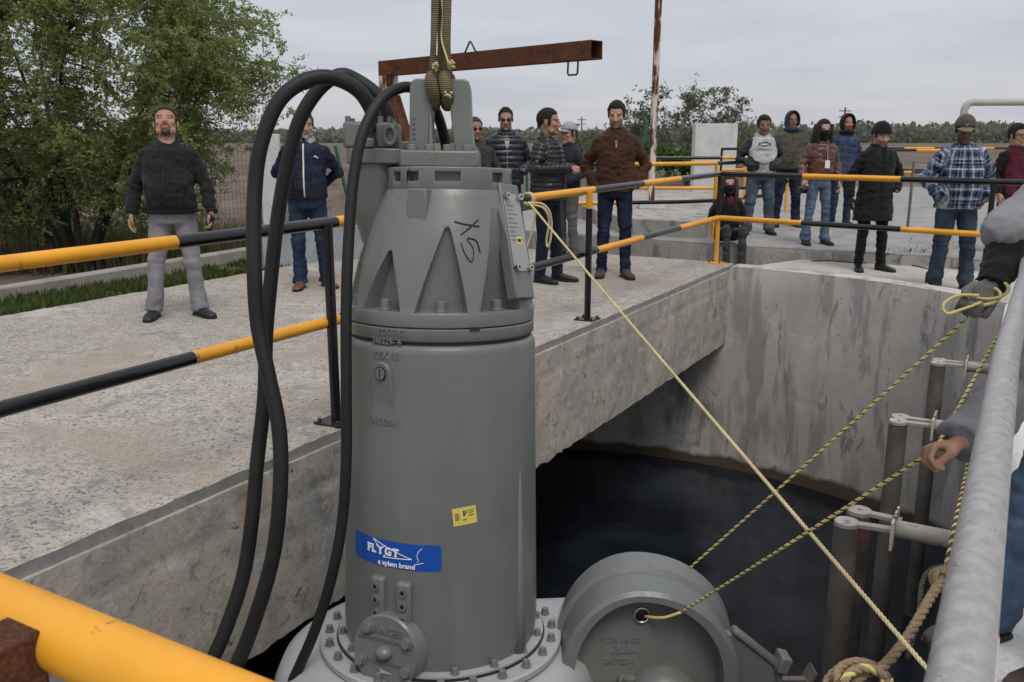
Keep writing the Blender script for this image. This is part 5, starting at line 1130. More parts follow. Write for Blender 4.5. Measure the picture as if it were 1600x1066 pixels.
    for m_ in mm: me.materials.append(mat(m_) if isinstance(m_, str) else m_)
    if len(mm) > 1:
        mi = [1 if is_arm[list(p.vertices)].mean() > .5 else 0 for p in me.polygons]; me.polygons.foreach_set('material_index', mi)
    me.polygons.foreach_set('use_smooth', [True] * len(me.polygons)); me.update(); tp = link(top.get('name', 'jacket'), me, o)
    TV = V
    def fy(x, z):                                   # front of the garment at (x, z)
        dd = (TV[:, 0] - x) ** 2 + (TV[:, 2] - z) ** 2; c = np.where(TV[:, 1] < np.median(TV[:, 1]) + .02)[0]; j = c[np.argsort(dd[c])[:6]]; return TV[j, 1].min()
    dz_ = (hipz - .86) * k
    if top.get('zip'):
        zc, zm = top['zip']; pts = [v3(0, fy(0, z * k + dz_) - .003, z * k + dz_) for z in np.linspace(hem + .03, 1.43, 14)]; MB().tube(pts, [(zc[3] if len(zc) > 3 else .004) * 1.0] * 14, 8, flat=.5).obj('zip', M('zip%s' % str(zc), lambda: m_paint('zip_metal', zc[:3], .4)), tp, 180)
        if zm: MB().box(v3(0, fy(0, zm * k + dz_) - .012, zm * k + dz_), (.009, .006, .05)).obj('zip_pull', 'metal_dark', tp, 40)
    for (x0, z0, x1, z1, c) in top.get('seams', ()):
        pts = [v3(x0 + (x1 - x0) * i / 8, fy(x0 + (x1 - x0) * i / 8, (z0 + (z1 - z0) * i / 8) * k + dz_) - .0015, (z0 + (z1 - z0) * i / 8) * k + dz_) for i in range(9)]; MB().tube(pts, .003, 6).obj('seam', fab(c), tp, 180)
    if top.get('hemband'):
        hb = top['hemband']; rx = np.interp(hem, [r[0] for r in TOR], [r[1] for r in TOR]) * g + T_th * .5; pts = [(v3(rx * cos(a), (np.interp(hem, [r[0] for r in TOR], [r[2] for r in TOR]) * g + T_th) * sin(a) - belly * .1, hem + .005) * k) for a in [2 * pi * i / 40 for i in range(40)]]; MB().tube(pts, .022, 10, closed=True).obj('hem_band', fab(hb), tp, 180)
    # ---- trousers
    mb = MB(); P_ = []
    for z, rx, ry in ((.80, .150, .110), (.86, .165, .118), (.93, .164, .115), (1.0, .158, .11)):
        P_.append([Matrix.Translation((0, 0, dz_)) @ (q * k) for q in sring(z, rx * g, ry * g + belly * .12, 0, -belly * .05)])
    mb.loft(P_); lg = pants.get('fit', 1.0) * (1 + (g - 1) * .7); cuffz = pants.get('cuff', .055)
    for i, s in enumerate((-1, 1)):
        fx, fy_, yaw = feet[i]; hp = v3(s * .084 * g, 0, .87) * k + v3(0, 0, dz_); an = v3(fx, fy_ + .015, cuffz); kn = Vector(knees[i]) if knees else hp.lerp(an, .5) + v3(s * .004, -.022, .02)
        mb.tube([hp, hp.lerp(kn, .45), kn, kn.lerp(an, .5), an.lerp(kn, .06), an], [r * lg * k for r in (.092, .083, .067, .061, pants.get('hemr', .060), pants.get('hemr', .060) * 1.03)], 18); mb.ell(kn, (.067 * lg * k,) * 3, None, 14, 8)
    me = remesh(mb, .0115, 4); V = vget(me); N = nget(me); low = np.exp(-V[:, 2] / .16) + np.exp(-((V[:, 2] - .48) / .1) ** 2) * .5 + .35
    V = V + N * ((fbm(V, (6, 6, 17), 3, seed * 2.3) * .019 * low * pants.get('wr', 1.0))[:, None]); V[:, 2] = np.maximum(V[:, 2], .012); vset(me, V)
    me.materials.append(pants['mat']); me.polygons.foreach_set('use_smooth', [True] * len(me.polygons)); tr = link('trousers', me, o)
    # ---- shoes
    for i, s in enumerate((-1, 1)):
        fx, fy_, yaw = feet[i]; mb = MB(); rr = []; sole = []
        for y, w, h in ((.075, .020, .060), (.068, .032, .085), (.03, .037, .098), (-.02, .038, .092), (-.07, .043, .070), (-.12, .047, .056), (-.165, .044, .047), (-.195, .032, .038), (-.207, .014, .030)):
            rr.append([v3(x, y, z) for x, z in [(w * math.copysign(abs(cos(a)) ** .75, cos(a)), max(.012, .012 + (h - .012) * (.5 + .5 * math.copysign(abs(sin(a)) ** .7, sin(a))))) for a in [2 * pi * j / 16 for j in range(16)]]]); sole.append([v3(x * 1.06, y * 1.02, z) for x, z in [(w * math.copysign(abs(cos(a)) ** .5, cos(a)), .011 + .0105 * math.copysign(abs(sin(a)) ** .5, sin(a))) for a in [2 * pi * j / 12 for j in range(12)]]])
        rt = Matrix.Translation((fx, fy_, 0)) @ Matrix.Rotation(yaw, 4, 'Z') @ Matrix.Scale(k * 1.04, 4)
        mb.loft([[rt @ q for q in r] for r in rr]); shm = fab(shoe[0], 'shiny' if shoe[1] else 'fabric'); s_o = mb.obj('shoe', shm, o, 180)
        mb = MB(); mb.loft([[rt @ q for q in r] for r in sole]); mb.obj('sole', 'rubber', s_o, 40)
    # ---- body with head and hands
    hd = head or {}; hs = hd.get('scale', 1.0) * 1.10; HC = v3(0, -.012, H - .124 * hs); piv = HC + v3(0, .035, -.10)
    HM = Tup @ Matrix.Translation(piv) @ Matrix.Rotation(hd.get('yaw', 0), 4, 'Z') @ Matrix.Rotation(hd.get('pitch', 0), 4, 'X') @ Matrix.Rotation(hd.get('roll', 0), 4, 'Y') @ Matrix.Translation(-piv) @ Matrix.Translation(HC) @ Matrix.Diagonal((hs * hd.get('w', 1.0), hs, hs, 1))
    HV2 = HV.copy(); 
    mb = MB(); mb.v = [tuple(q) for q in np_apply(HM, HV2)]; mb.f = [list(f) for f in HF]; mb.mi = [0] * len(HF)
    x, y, z = HV[:, 0], HV[:, 1], HV[:, 2]; cl = np.tile(np.array(skin), (len(HV), 1)); front = y < -.045
    nzv = fbm(HV, (30, 30, 30), 2, seed); cl *= (1 + .10 * nzv)[:, None]
    def blend(mask, c, f=1.0): cl[mask] = cl[mask] * (1 - f) + np.array(c) * f
    blend(front & (np.abs(x) < .05) & (z < -.01) & (z > -.05), np.array(skin) * np.array((1.08, .92, .9)), .6)
    blend(front & (np.abs(x) < .025) & (np.abs(z + .065) < .011) & (y < -.078), np.array(skin) * np.array((.82, .55, .52)), .9)
    hc = hd.get('haircol', (.018, .014, .012))
    blend(front & (np.abs(np.abs(x) - .032) < .021) & (np.abs(z - .0255 + .08 * (np.abs(x) - .03)) < .0052), hc, .85)
    blend(front & (np.abs(np.abs(x) - .031) < .017) & (np.abs(z - .0035) < .0042) & (y < -.07), (.02, .014, .012), .8)
    if hd.get('hair', 'short') != 'none': blend((z > np.interp(y, [-.11, -.06, -.045, -.02, .02, .05, .1], [hd.get('hairline', .066) + .006, .068, .055, .03, .012, -.03, -.07])) & ~((np.abs(x) > .072) & (z < .03)), hc, .8)
    bd = hd.get('beard')
    if bd == 'goatee': blend(front & (np.abs(x) < .030) & (z < -.046) & (z > -.125) & ~((np.abs(z + .066) < .009) & (np.abs(x) < .022)), hc, .9)
    if bd == 'full': blend((y < .0) & (z < -.045 + .0 * x) & (z > -.13) & ~((np.abs(z + .066) < .009) & (np.abs(x) < .022)), hc, .82)
    if bd == 'stubble': blend((y < .01) & (z < -.042) & (z > -.125) & ~((np.abs(z + .066) < .009) & (np.abs(x) < .022)), hc, hd.get('bf', .4))
    if bd == 'grey': blend((y < .0) & (z < -.045) & (z > -.13) & ~((np.abs(z + .066) < .009) & (np.abs(x) < .022)), (.35, .33, .31), .75)
    cols = [cl]
    for s in (-1, 1):
        sh, e, w, a = A[s]; hand = a.get('hand', 'relax')
        if hand:
            d = (w - e).normalized(); d = (Vector(a['dir']).normalized() if a.get('dir') else d); n_ = Vector(a['palm']) if a.get('palm') else v3(-s, 0, 0)
            if a.get('world'):
                R3 = PMx.to_3x3().inverted(); n_ = R3 @ n_; d = R3 @ Vector(a['dir']).normalized() if a.get('dir') else d
            Z = -d; X = (n_ - Z * n_.dot(Z)).normalized(); Y = Z.cross(X); V_, F_ = HANDS[hand]; hsz = a.get('size', 1.0) * k; sg = s * a.get('flip', 1)
            mt = Matrix(((X.x, Y.x, Z.x, 0), (X.y, Y.y, Z.y, 0), (X.z, Y.z, Z.z, 0), (0, 0, 0, 1))); P2 = V_ * np.array((1, sg, 1)) * hsz; P2 = P2 @ np.array(mt.to_3x3()).T + np.array(w)
            if a.get('glove'):
                g_ = MB(); P3 = P2; g_.v = [tuple(q) for q in P3]; g_.f = [list(f)[::-1] if sg < 0 else list(f) for f in F_]; g_.mi = [0] * len(F_); go = g_.obj('glove', a['glove'], o, 180); go.modifiers.new('thick', 'DISPLACE').strength = .0035; continue
            mb.add([tuple(q) for q in P2], [list(f)[::-1] if sg < 0 else list(f) for f in F_]); cols.append(np.tile(np.array(skin) * .95, (len(P2), 1)) * (1 + .08 * fbm(P2, (40, 40, 40), 2, seed))[:, None])
        n0 = len(mb.v); mb.tube([Tup @ v3(s * .05 * k, 0, 1.36 * k), sh, e, w], [.035, .034, .03, .024], 8); cols.append(np.tile(np.array(skin), (len(mb.v) - n0, 1)))
    n0 = len(mb.v); mb.tube([v3(0, 0, .9 * k + dz_), Tup @ v3(0, 0, 1.2 * k), Tup @ v3(0, .005, 1.44 * k)], [.09, .09, .05], 12)
    for i, s in enumerate((-1, 1)):
        fx, fy_, _ = feet[i]; hp = v3(s * .084 * g, 0, .87) * k + v3(0, 0, dz_); an = v3(fx, fy_ + .015, .05); kn = Vector(knees[i]) if knees else hp.lerp(an, .5); mb.tube([v3(s * .03, 0, .9 * k + dz_), hp, kn, an], [.05, .05, .04, .03], 8)
    cols.append(np.tile(np.array(skin), (len(mb.v) - n0, 1)))
    if hd.get('eyes', True):
        for s in (-1, 1):
            for c, r, m_, cc in (((s * .031, -.0765, .0030), .0108, 1, (.6, .57, .55)), ((s * .031 + hd.get('gaze', 0), -.0812, .0030 + hd.get('gz', -.001)), .0068, 2, (.02, .015, .01))):
                n0 = len(mb.v); nf = len(mb.f); mb.ell(HM @ v3(*c), (r * hs,) * 3 if m_ == 2 else (r * hs * 1.0, r * hs, r * hs * .45), HM.to_3x3().normalized(), 10, 8, m_); cols.append(np.tile(np.array(cc), (len(mb.v) - n0, 1)))
    me = mb.mesh('body', ['skin', 'eyew', 'eyed'], 180); ca = me.color_attributes.new('Col', 'FLOAT_COLOR', 'POINT'); cc = np.ones((len(mb.v), 4), np.float32); cc[:, :3] = np.clip(np.vstack(cols), 0, 1); ca.data.foreach_set('color', cc.ravel()); bo = link('body', me, o)
    # ---- hair, hats, things worn on the head
    def shell(val, thick, name, m_, rough_=0.0, base=.002, parent=o, slope=.7):
        keep = val > 0; of = np.minimum(thick, base + val * slope) + rough_ * fbm(HV, (55, 55, 55), 2, seed + 9); Q = np_apply(HM, HV + HN * of[:, None]); idx = -np.ones(len(HV), int); ids = np.where(keep)[0]; idx[ids] = np.arange(len(ids)); F2 = [[idx[i] for i in f] for f in HF if all(keep[i] for i in f)]
        b = MB(); b.v = [tuple(q) for q in Q[ids]]; b.f = F2; b.mi = [0] * len(F2); oo = b.obj(name, m_, parent, 180); md = oo.modifiers.new('thick', 'SOLIDIFY'); md.thickness = .005; md.offset = -1; return oo
    hl = hd.get('hairline', .066); jit = .007 * fbm(HV, (60, 60, 40), 2, seed)
    th_ = np.interp(y, [-.11, -.062, -.05, -.03, .02, .05, .1], [hl + .002, hl, .056, .020, .010, -.03, -.075]) + .016 * np.exp(-((np.abs(x) - .045) / .014) ** 2) * (y < -.035)
    th_ = np.where((np.abs(x) > .058) & (y > -.034) & (y < -.006), -.035, th_)
    hm_ = hd.get('hairmat', 'hair'); style = hd.get('hair', 'short')
    ear = (np.abs(x) > .072) & (z < .03)
    if style in ('short', 'long', 'bun'):
        val = z - th_ + jit - ear * 1.0
        if hd.get('recede'): val = np.where((y < .0) & (np.abs(x) > .02), val - hd['recede'], val)
        shell(val, hd.get('vol', .010), 'hair', hm_, .006, -.001, slope=.45)

    if style == 'long':
        mb = MB(); rr = []; L = hd.get('len', .42)
        for i in range(12):
            q = i / 11; zz = .06 - q * L; wx = .088 + .012 * sin(q * pi) + .02 * q; ri = []
            for j in range(26):
                a = radians(-58 + 296 * j / 25); rx = wx * (1 + .05 * sin(j * 2.3 + i * .4)); ry = .10 - .02 * q
                ri.append(v3(rx * cos(a), .012 + ry * sin(a) * (1 if sin(a) > 0 else .75 + .5 * q), zz - .01 * sin(j * 1.7)))
            rr.append(ri)
        vv = [HM @ q for r in rr for q in r]; fs = [(i * 26 + j, i * 26 + j + 1, (i + 1) * 26 + j + 1, (i + 1) * 26 + j) for i in range(11) for j in range(25)]; hob = mb.add(vv, fs).obj('long_hair', hm_, o, 180); md = hob.modifiers.new('thick', 'SOLIDIFY'); md.thickness = .022
    if style == 'bun': mb = MB(); mb.ell(HM @ v3(0, .105, .05), (.035, .03, .035)); mb.obj('hair_bun', hm_, o, 180)
    hat = hd.get('hat')
    if hat and hat[0] == 'beanie':
        val = z - np.interp(y, [-.1, -.04, .03, .1], [.042, .028, .0, -.02]) - 0; b_ = shell(val, .02, 'beanie', fab(hat[1]), .002, .012); val2 = .032 - np.abs(val - .018); shell(np.where(val2 > .014, val2, -1), .026, 'beanie_cuff', fab(hat[1]), .001, .022, parent=b_)
    if hat and hat[0] == 'cap':
        val = z - np.interp(y, [-.1, -.04, .03, .1], [.044, .040, .03, .012]); cp_ = shell(val, .016, 'cap', fab(hat[1]), .001, .010); mb = MB(); rr = []
        for i in range(7):
            q = i / 6; rr.append([v3((.075 - .012 * q * q) * sin(a) * (1 - .10 * q), -.045 - .045 * cos(a) - q * (.078 * cos(a)), .045 - .020 * q * cos(a) - .022 * sin(a) ** 2) for a in [radians(-80 + 160 * j / 14) for j in range(15)]])
        vv = [HM @ q for r in rr for q in r]; fs = [(i * 15 + j, i * 15 + j + 1, (i + 1) * 15 + j + 1, (i + 1) * 15 + j) for i in range(6) for j in range(14)]; bb = mb.add(vv, fs).obj('cap_brim', fab(hat[2]), cp_, 180); md = bb.modifiers.new('thick', 'SOLIDIFY'); md.thickness = .004
        if len(hat) > 3: MB().add([tuple(HM @ v3(a_, -.0975 - .012 + (z_ - .07) * .55, z_)) for a_, z_ in ((-.022, .086), (-.008, .082), (0, .074), (.008, .082), (.022, .086), (.004, .066), (0, .062), (-.004, .066))], [list(range(8))]).obj('cap_emblem', fab(hat[3]), cp_, None)
    if hat and hat[0] == 'hood':
        mb = MB(); vv = []; fs = []; NA, NB = 30, 18
        for i in range(NB + 1):
            p = i / NB
            for j in range(NA + 1):
                a = radians(-40 + 260 * j / NA); yy = -.085 + .215 * p; sc_ = sqrt(max(.0, 1 - max(0, (p - .35) / .65) ** 2.4)); rx = (.088 + .012 * sin(pi * min(1, p * 1.3))) * max(.05, sc_); rz = (.118 + .010 * sin(pi * min(1, p * 1.4))) * max(.05, sc_); vv.append(HM @ v3(rx * cos(a), yy + .006 * sin(a * 3 + p * 4), .008 + rz * sin(a) * (1.0 if sin(a) > 0 else 1.15)))
        for i in range(NB):
            for j in range(NA): q = i * (NA + 1) + j; fs.append((q, q + 1, q + NA + 2, q + NA + 1))
        hob = mb.add(vv, fs).obj('hood', fab(hat[1]), tp, 180); md = hob.modifiers.new('thick', 'SOLIDIFY'); md.thickness = .014; md.offset = 0
        MB().tube([HM @ v3(.085 * cos(a), -.02 + .075 * sin(a), -.125) for a in [2 * pi * i / 24 for i in range(24)]], .034, 12, closed=True).obj('hood_neck', fab(hat[1]), tp, 180)
    gl = hd.get('glasses')
    if gl:
        mb = MB()
        if gl == 'sun':
            for s in (-1, 1): mb.ell(HM @ v3(s * .032, -.0975, .003), (.0265, .006, .0185), HM.to_3x3().normalized(), 18, 10); mb.tube([HM @ v3(s * .056, -.09, .01), HM @ v3(s * .078, -.03, .012), HM @ v3(s * .080, .015, .008)], .0032, 6)
            mb.tube([HM @ v3(-.008, -.104, .009), HM @ v3(.008, -.104, .009)], .0035, 6); mb.obj('sunglasses', 'lens', o, 180)
        else:
            for s in (-1, 1): mb.tube([HM @ v3(s * .033 + .025 * cos(a), -.101, .001 + .018 * sin(a)) for a in [2 * pi * i / 20 for i in range(20)]], .0028, 6, closed=True); mb.tube([HM @ v3(s * .058, -.095, .008), HM @ v3(s * .080, .01, .008)], .0028, 6)
            mb.tube([HM @ v3(-.009, -.105, .006), HM @ v3(.009, -.105, .006)], .0028, 6); mb.obj('glasses', 'metal_dark', o, 180)
    if hd.get('mask'): val = np.minimum(.004 - z - .35 * np.maximum(0, -y - .085) * 0, np.minimum(z + .112, -.012 - y)); shell(val, .010, 'face_mask', fab((.012, .012, .013)), .001, .008)
    return dict(o=o, fy=fy, top=tp, HM=HM, A=A, k=k, PM=PMx, dz=dz_)
def on_front(P, shapes, name, m_, zoff=0.004):
    """flat print laid on the front of a garment; shapes: (verts (x,z), faces)"""
    mb = MB()
    for vs_, fs in shapes: mb.add([v3(x, P['fy'](x, z) - zoff, z) for x, z in vs_], fs)
    return mb.obj(name, m_, P['top'], None)
F_ = lambda x, y=0.0, w=.11, yl=.15, yr=-.15: None
BK = (.012, .012, .013); NV = (.010, .014, .028); JN = (.026, .046, .080); DJ = (.010, .018, .042)
# man at left in the black hooded jacket
p = G(283, 494)
hm = person('heavyset man in black zip jacket and grey trousers looking up, phone in hand', (p.x, p.y, 0), .12, 1.73, 1.09, .06, feet=((-.20, -.06, -.05), (.16, .0, .75)), arms={-1: dict(e=(.268, .03, 1.12), w=(.295, -.05, .89)), 1: dict(e=(.27, .02, 1.12), w=(.312, -.07, .89), hand='hold')},
    top=dict(mat=fab((.017, .017, .018)), hem=.90, thick=.016, hood='down', zip=((.03, .03, .03), 1.22), wr=.010, cinch=.012, arm=1.08, seams=((-.17, 1.13, -.13, .97, (.006, .006, .006)), (.17, 1.13, .13, .97, (.006, .006, .006))), hemband=(.012, .012, .012)), pants=dict(mat=fab((.235, .228, .245)), fit=1.0, hemr=.072, wr=.6), shoe=((.013, .013, .013), True),
    head=dict(pitch=-.42, yaw=.18, hair='short', hairline=.078, recede=.012, vol=.006, beard='goatee', w=1.06, scale=1.02), skin=(.40, .225, .145), seed=1)
w = hm['PM'] @ hm['A'][1][2]
o = thing('phone', 'black phone held in the hand of the man looking up', 'phone', loc=tuple(w + Vector((-.0, -.02, -.10)))); c = w + Vector((.0, -.045, -.085)); MB().box(c, (.012, .074, .15), Matrix.Rotation(.9, 3, 'Z') @ Matrix.Rotation(.5, 3, 'X')).obj('phone_case', 'lens', o, 40, .004); MB().box(c + Vector((.005, -.004, .0)), (.0025, .066, .138), Matrix.Rotation(.9, 3, 'Z') @ Matrix.Rotation(.5, 3, 'X')).obj('screen', 'lens', o, 40)
# denim jacket
p = G(487, 449)
dm = person('man in dark denim jacket with fleece collar and brown boots, hands behind his back', (p.x, p.y, 0), .1, 1.74, 1.1, .05, feet=((-.10, -.05, -.1), (.15, .05, .55)), arms={-1: 'behind', 1: 'behind'}, top=dict(mat=fab((.011, .016, .034), 'denim'), hem=.89, thick=.016, zip=((.62, .60, .55, .008), None), wr=.008, cinch=.012, seams=((-.10, 1.30, -.02, 1.30, (.05, .05, .07)), (.02, 1.30, .10, 1.30, (.05, .05, .07)), (-.09, 1.15, -.07, .92, (.05, .04, .04)), (.09, 1.15, .07, .92, (.05, .04, .04)))), pants=dict(mat=fab((.014, .030, .060), 'denim'), hemr=.068), shoe=((.14, .055, .02), True), head=dict(pitch=.1, yaw=.25, hairmat='hairg', vol=.008, beard='grey', hairline=.07), skin=(.42, .24, .16), seed=2)
pts = [v3(.088 * cos(a), .082 * sin(a) + .008, 1.455 + .022 * sin(a)) for a in [radians(-75 + 330 * i / 16) for i in range(17)]]; MB().tube(pts, [(.042, .017)] * 17, 12, up=(0, 0, 1)).obj('fleece_collar', fab((.55, .52, .45)), dm['top'], 180)
x = -.10; MB().tube([v3(.10, dm['fy'](.10, 1.29) - .01, 1.30), v3(.115, dm['fy'](.11, 1.29) - .012, 1.305), v3(.14, dm['fy'](.13, 1.28) - .012, 1.285)], .006, 8).obj('pocket_glasses', 'white', dm['top'], 180)
# half hidden, sunglasses, grey jacket
p = D(742, 300, 10.7); person('grey-jacketed man in sunglasses half hidden behind the lifting yoke', (p.x, 10.7, 0), .15, 1.71, 1.05, arms={-1: 'jpocket', 1: 'jpocket'}, top=dict(mat=fab((.045, .047, .05)), hem=.84, collar=.9, zip=((.03, .03, .03), None)), pants=dict(mat=fab(BK)), head=dict(hairmat='hairg', vol=.007, glasses='sun', beard='stubble', bf=.3, hairline=.075, yaw=.2), skin=(.36, .19, .125), seed=3)
# navy puffer
p = D(798, 350, 11.25); nv = person('man in navy quilted hooded jacket and sunglasses, hands in pockets', (p.x - .06, 11.25, 0), .1, 1.84, 1.04, .02, feet=((-.1, 0, -.1), (.16, 0, .2)), arms={-1: 'jpocket', 1: 'jpocket'}, top=dict(mat=fab((.011, .012, .022), 'shiny'), hem=.86, thick=.03, style='puffer', quilt=.07, hood='down', zip=((.25, .25, .26), None), arm=1.08), pants=dict(mat=fab(JN, 'denim')), shoe=((.06, .025, .015), False), head=dict(pitch=.16, yaw=-.06, hair='short', recede=.014, vol=.008, glasses='sun', beard='stubble', bf=.25, hairline=.08), skin=(.45, .27, .19), seed=4)
on_front(nv, [([(-.03, 1.44), (.03, 1.44), (.014, 1.36), (-.014, 1.36)], [(0, 1, 2, 3)])], 'shirt_front', fab((.42, .40, .37)), .006)
# black puffer in profile
p = G(858, 440); bp = person('man in black quilted jacket seen in profile clasping his hands', (p.x - .03, p.y, 0), 1.15, 1.77, 1.07, .03, feet=((-.10, .02, -.3), (.10, -.1, .05)), arms={-1: dict(e=(.27, .02, 1.15), w=(.05, -.27, 1.165), palm=(0, .3, -.9), dir=(.75, -.6, .1), hand='grip'), 1: dict(e=(.27, -.0, 1.15), w=(.045, -.27, 1.155), palm=(0, .3, -1), dir=(-.75, -.6, .1), hand='grip')}, top=dict(mat=fab((.011, .011, .012), 'shiny'), hem=.85, thick=.022, style='puffer', quilt=.047, collar=1.2, zip=((.12, .12, .12), None)), pants=dict(mat=fab((.010, .013, .026)), wr=.4, hemr=.058), shoe=((.010, .010, .011), True), head=dict(yaw=.12, pitch=.03, hairmat='hair', vol=.010, hairline=.068), skin=(.38, .21, .14), seed=5)
on_front(bp, [([(-.045, 1.42), (.045, 1.42), (.05, .9), (-.05, .9)], [(0, 1, 2, 3)])], 'inner_shirt', fab((.06, .063, .075)), .001)
# cap behind
p = G(886, 401); person('man in a pale cap and dark jacket behind the quilted jacket', (p.x + .0, p.y, 0), -.9, 1.66, 1.0, arms={-1: 'jpocket', 1: 'jpocket'}, top=dict(mat=fab((.022, .027, .035)), hem=.84, collar=.8), pants=dict(mat=fab((.11, .108, .10))), shoe=((.02, .018, .016), False), head=dict(hat=('cap', (.32, .33, .36), (.30, .31, .34)), yaw=.2, hairmat='hairg'), skin=(.40, .22, .15), seed=6)
# brown suede jacket
p = G(955, 432); br = person('young man in brown suede jacket and dark jeans looking down, hands in pockets', (p.x + .02, p.y, 0), -.12, 1.86, 1.03, .01, feet=((-.13, .0, -.1), (.13, -.05, .35)), arms={-1: dict(e=(.295, .06, 1.12), w=(.185, -.085, .90), hand=None), 1: dict(e=(.295, .06, 1.12), w=(.185, -.085, .90), hand=None)}, top=dict(mat=fab((.058, .026, .012)), hem=.86, thick=.02, collar=.95, zip=((.05, .025, .012), 1.36), cinch=.014, wr=.010, arm=1.06, seams=((-.16, 1.0, -.10, 1.10, (.10, .05, .03)), (.06, 1.10, .16, 1.12, (.10, .05, .03)), (.06, 1.10, .05, .96, (.10, .05, .03)))), pants=dict(mat=fab((.009, .014, .034), 'denim'), fit=.95, hemr=.056), shoe=((.07, .045, .03), False), head=dict(pitch=.24, yaw=-.1, vol=.012, hairline=.066, beard='stubble', bf=.4, haircol=(.012, .01, .009)), skin=(.47, .285, .20), seed=7)
on_front(br, [([(-.012, 1.45), (.012, 1.45), (.004, 1.38), (-.004, 1.38)], [(0, 1, 2, 3)])], 'shirt_front', fab((.55, .55, .56)), .006)

# ---------------------------------------------------------------- right-hand group
p = G(1183, 366, PZ); ch = person('stocky man in white hooded sweatshirt with a black car emblem and dark sleeves', (p.x, p.y, PZ), -.05, 1.72, 1.14, .05, feet=((-.17, 0, -.2), (.17, 0, .2)), arms={-1: dict(e=(.285, .08, 1.12), w=(.13, -.15, 1.02), hand=None), 1: dict(e=(.285, .08, 1.12), w=(.13, -.15, 1.02), hand=None)}, top=dict(name='sweatshirt', mat=[fab((.43, .43, .44)), fab((.038, .04, .048))], hem=.86, thick=.016, hood='down', wr=.008, arm=1.08), pants=dict(mat=fab((.068, .092, .128), 'denim'), fit=1.1, hemr=.07), shoe=((.02, .02, .02), False), head=dict(pitch=.14, hair='short', vol=.012, w=1.08, hairline=.06), skin=(.24, .125, .08), seed=8)
bt = [(-.095, 1.315), (-.085, 1.345), (-.04, 1.345), (-.035, 1.36), (.05, 1.36), (.045, 1.345), (.095, 1.345), (.085, 1.315), (.04, 1.315), (.035, 1.30), (-.05, 1.30), (-.045, 1.315)]
bt = [(x, z * .985 + .0) for x, z in bt]; cx_, cz_ = 0, 1.33 * .985; bi = [(x * .80, cz_ + (z - cz_) * .55) for x, z in bt]; n = len(bt)
on_front(ch, [(bt + bi, [(i, (i + 1) % n, n + (i + 1) % n, n + i) for i in range(n)])], 'chest_emblem', 'ink', .006)
t = text_mb('CHEVROLET', .030, 0, .0002, 1.25); t.v = [tuple(v3(v[0], ch['fy'](v[0], 1.235 + v[1]) - .006, 1.235 + v[1])) for v in t.v]; t.obj('chest_lettering', 'ink', ch['top'], None)
MB().tube([v3(.09 * cos(a), ch['fy'](.09 * cos(a), 1.07 + .035 * sin(a)) - .004, 1.07 + .035 * sin(a)) for a in [pi + pi * i / 12 for i in range(13)]], .006, 6).obj('pocket_print', fab((.10, .10, .09)), ch['top'], 180)
p = G(1226, 354, PZ); person('man in olive padded vest with navy hood up behind the sweatshirt', (p.x, p.y, PZ), .0, 1.80, 1.13, .03, feet=((-.17, 0, -.1), (.17, 0, .1)), arms={-1: 'jpocket', 1: 'jpocket'}, top=dict(name='vest', mat=fab((.078, .074, .05)), hem=.90, thick=.028, zip=((.05, .05, .04), None), cinch=.012, arm=1.15, hemband=(.055, .052, .035)), pants=dict(mat=fab((.012, .017, .034), 'denim'), fit=1.05, hemr=.066), shoe=((.02, .02, .02), False), head=dict(hat=('hood', (.03, .043, .065)), glasses='clear', hair='none', pitch=.0), skin=(.30, .16, .105), seed=9)
p = G(1273, 382, PZ); wm = person('woman in brown leather jacket, black mask and blue jeans with a white badge', (p.x, p.y, PZ), .05, 1.64, .93, 0, feet=((-.14, 0, -.1), (.13, 0, .15)), arms={-1: dict(e=(.27, .03, 1.13), w=(.29, -.10, .92), hand='grip'), 1: dict(e=(.25, .03, 1.13), w=(.27, -.05, .90))}, top=dict(mat=fab((.105, .042, .026), 'shiny'), hem=.93, thick=.022, collar=.7, cinch=.014, wr=.010, arm=1.08, zip=((.10, .10, .10), None)), pants=dict(mat=fab((.088, .125, .172), 'denim'), fit=.98, hemr=.085), shoe=((.02, .02, .02), False), head=dict(hair='long', len=.36, mask=True, pitch=.05), skin=(.46, .30, .22), seed=10)
k = wm['k']; on_front(wm, [([(-.045, 1.43 * k), (.045, 1.43 * k), (.035, 1.22 * k), (-.035, 1.22 * k)], [(0, 1, 2, 3)])], 'blouse_front', fab((.07, .025, .05)), .005)
z = 1.135 * k; on_front(wm, [([(.0, z - .05), (.065, z - .05), (.065, z + .05), (.0, z + .05)], [(0, 1, 2, 3)])], 'badge', 'white', .014)
on_front(wm, [([(.025, z + .05), (.038, z + .05), (.03, 1.4 * k), (.022, 1.4 * k)], [(0, 1, 2, 3)])], 'lanyard', fab((.3, .3, .32)), .010)
w = wm['PM'] @ wm['A'][-1][2]; c = w + Vector((-.01, -.05, -.13)); o = thing('camera_body', 'small black camera hanging from the hand of the masked woman', 'camera', loc=tuple(c)); MB().box(c, (.13, .06, .085)).obj('camera_case', 'metal_dark', o, 40, .008); MB().tube([c + Vector((.01, -.03, 0)), c + Vector((.01, -.09, -.005))], .035, 20).obj('lens_barrel', 'metal_dark', o, 40); MB().tube([c + Vector((.01, -.0905, -.005)), c + Vector((.01, -.091, -.005))], .028, 16).obj('lens_glass', 'lens', o, 40)
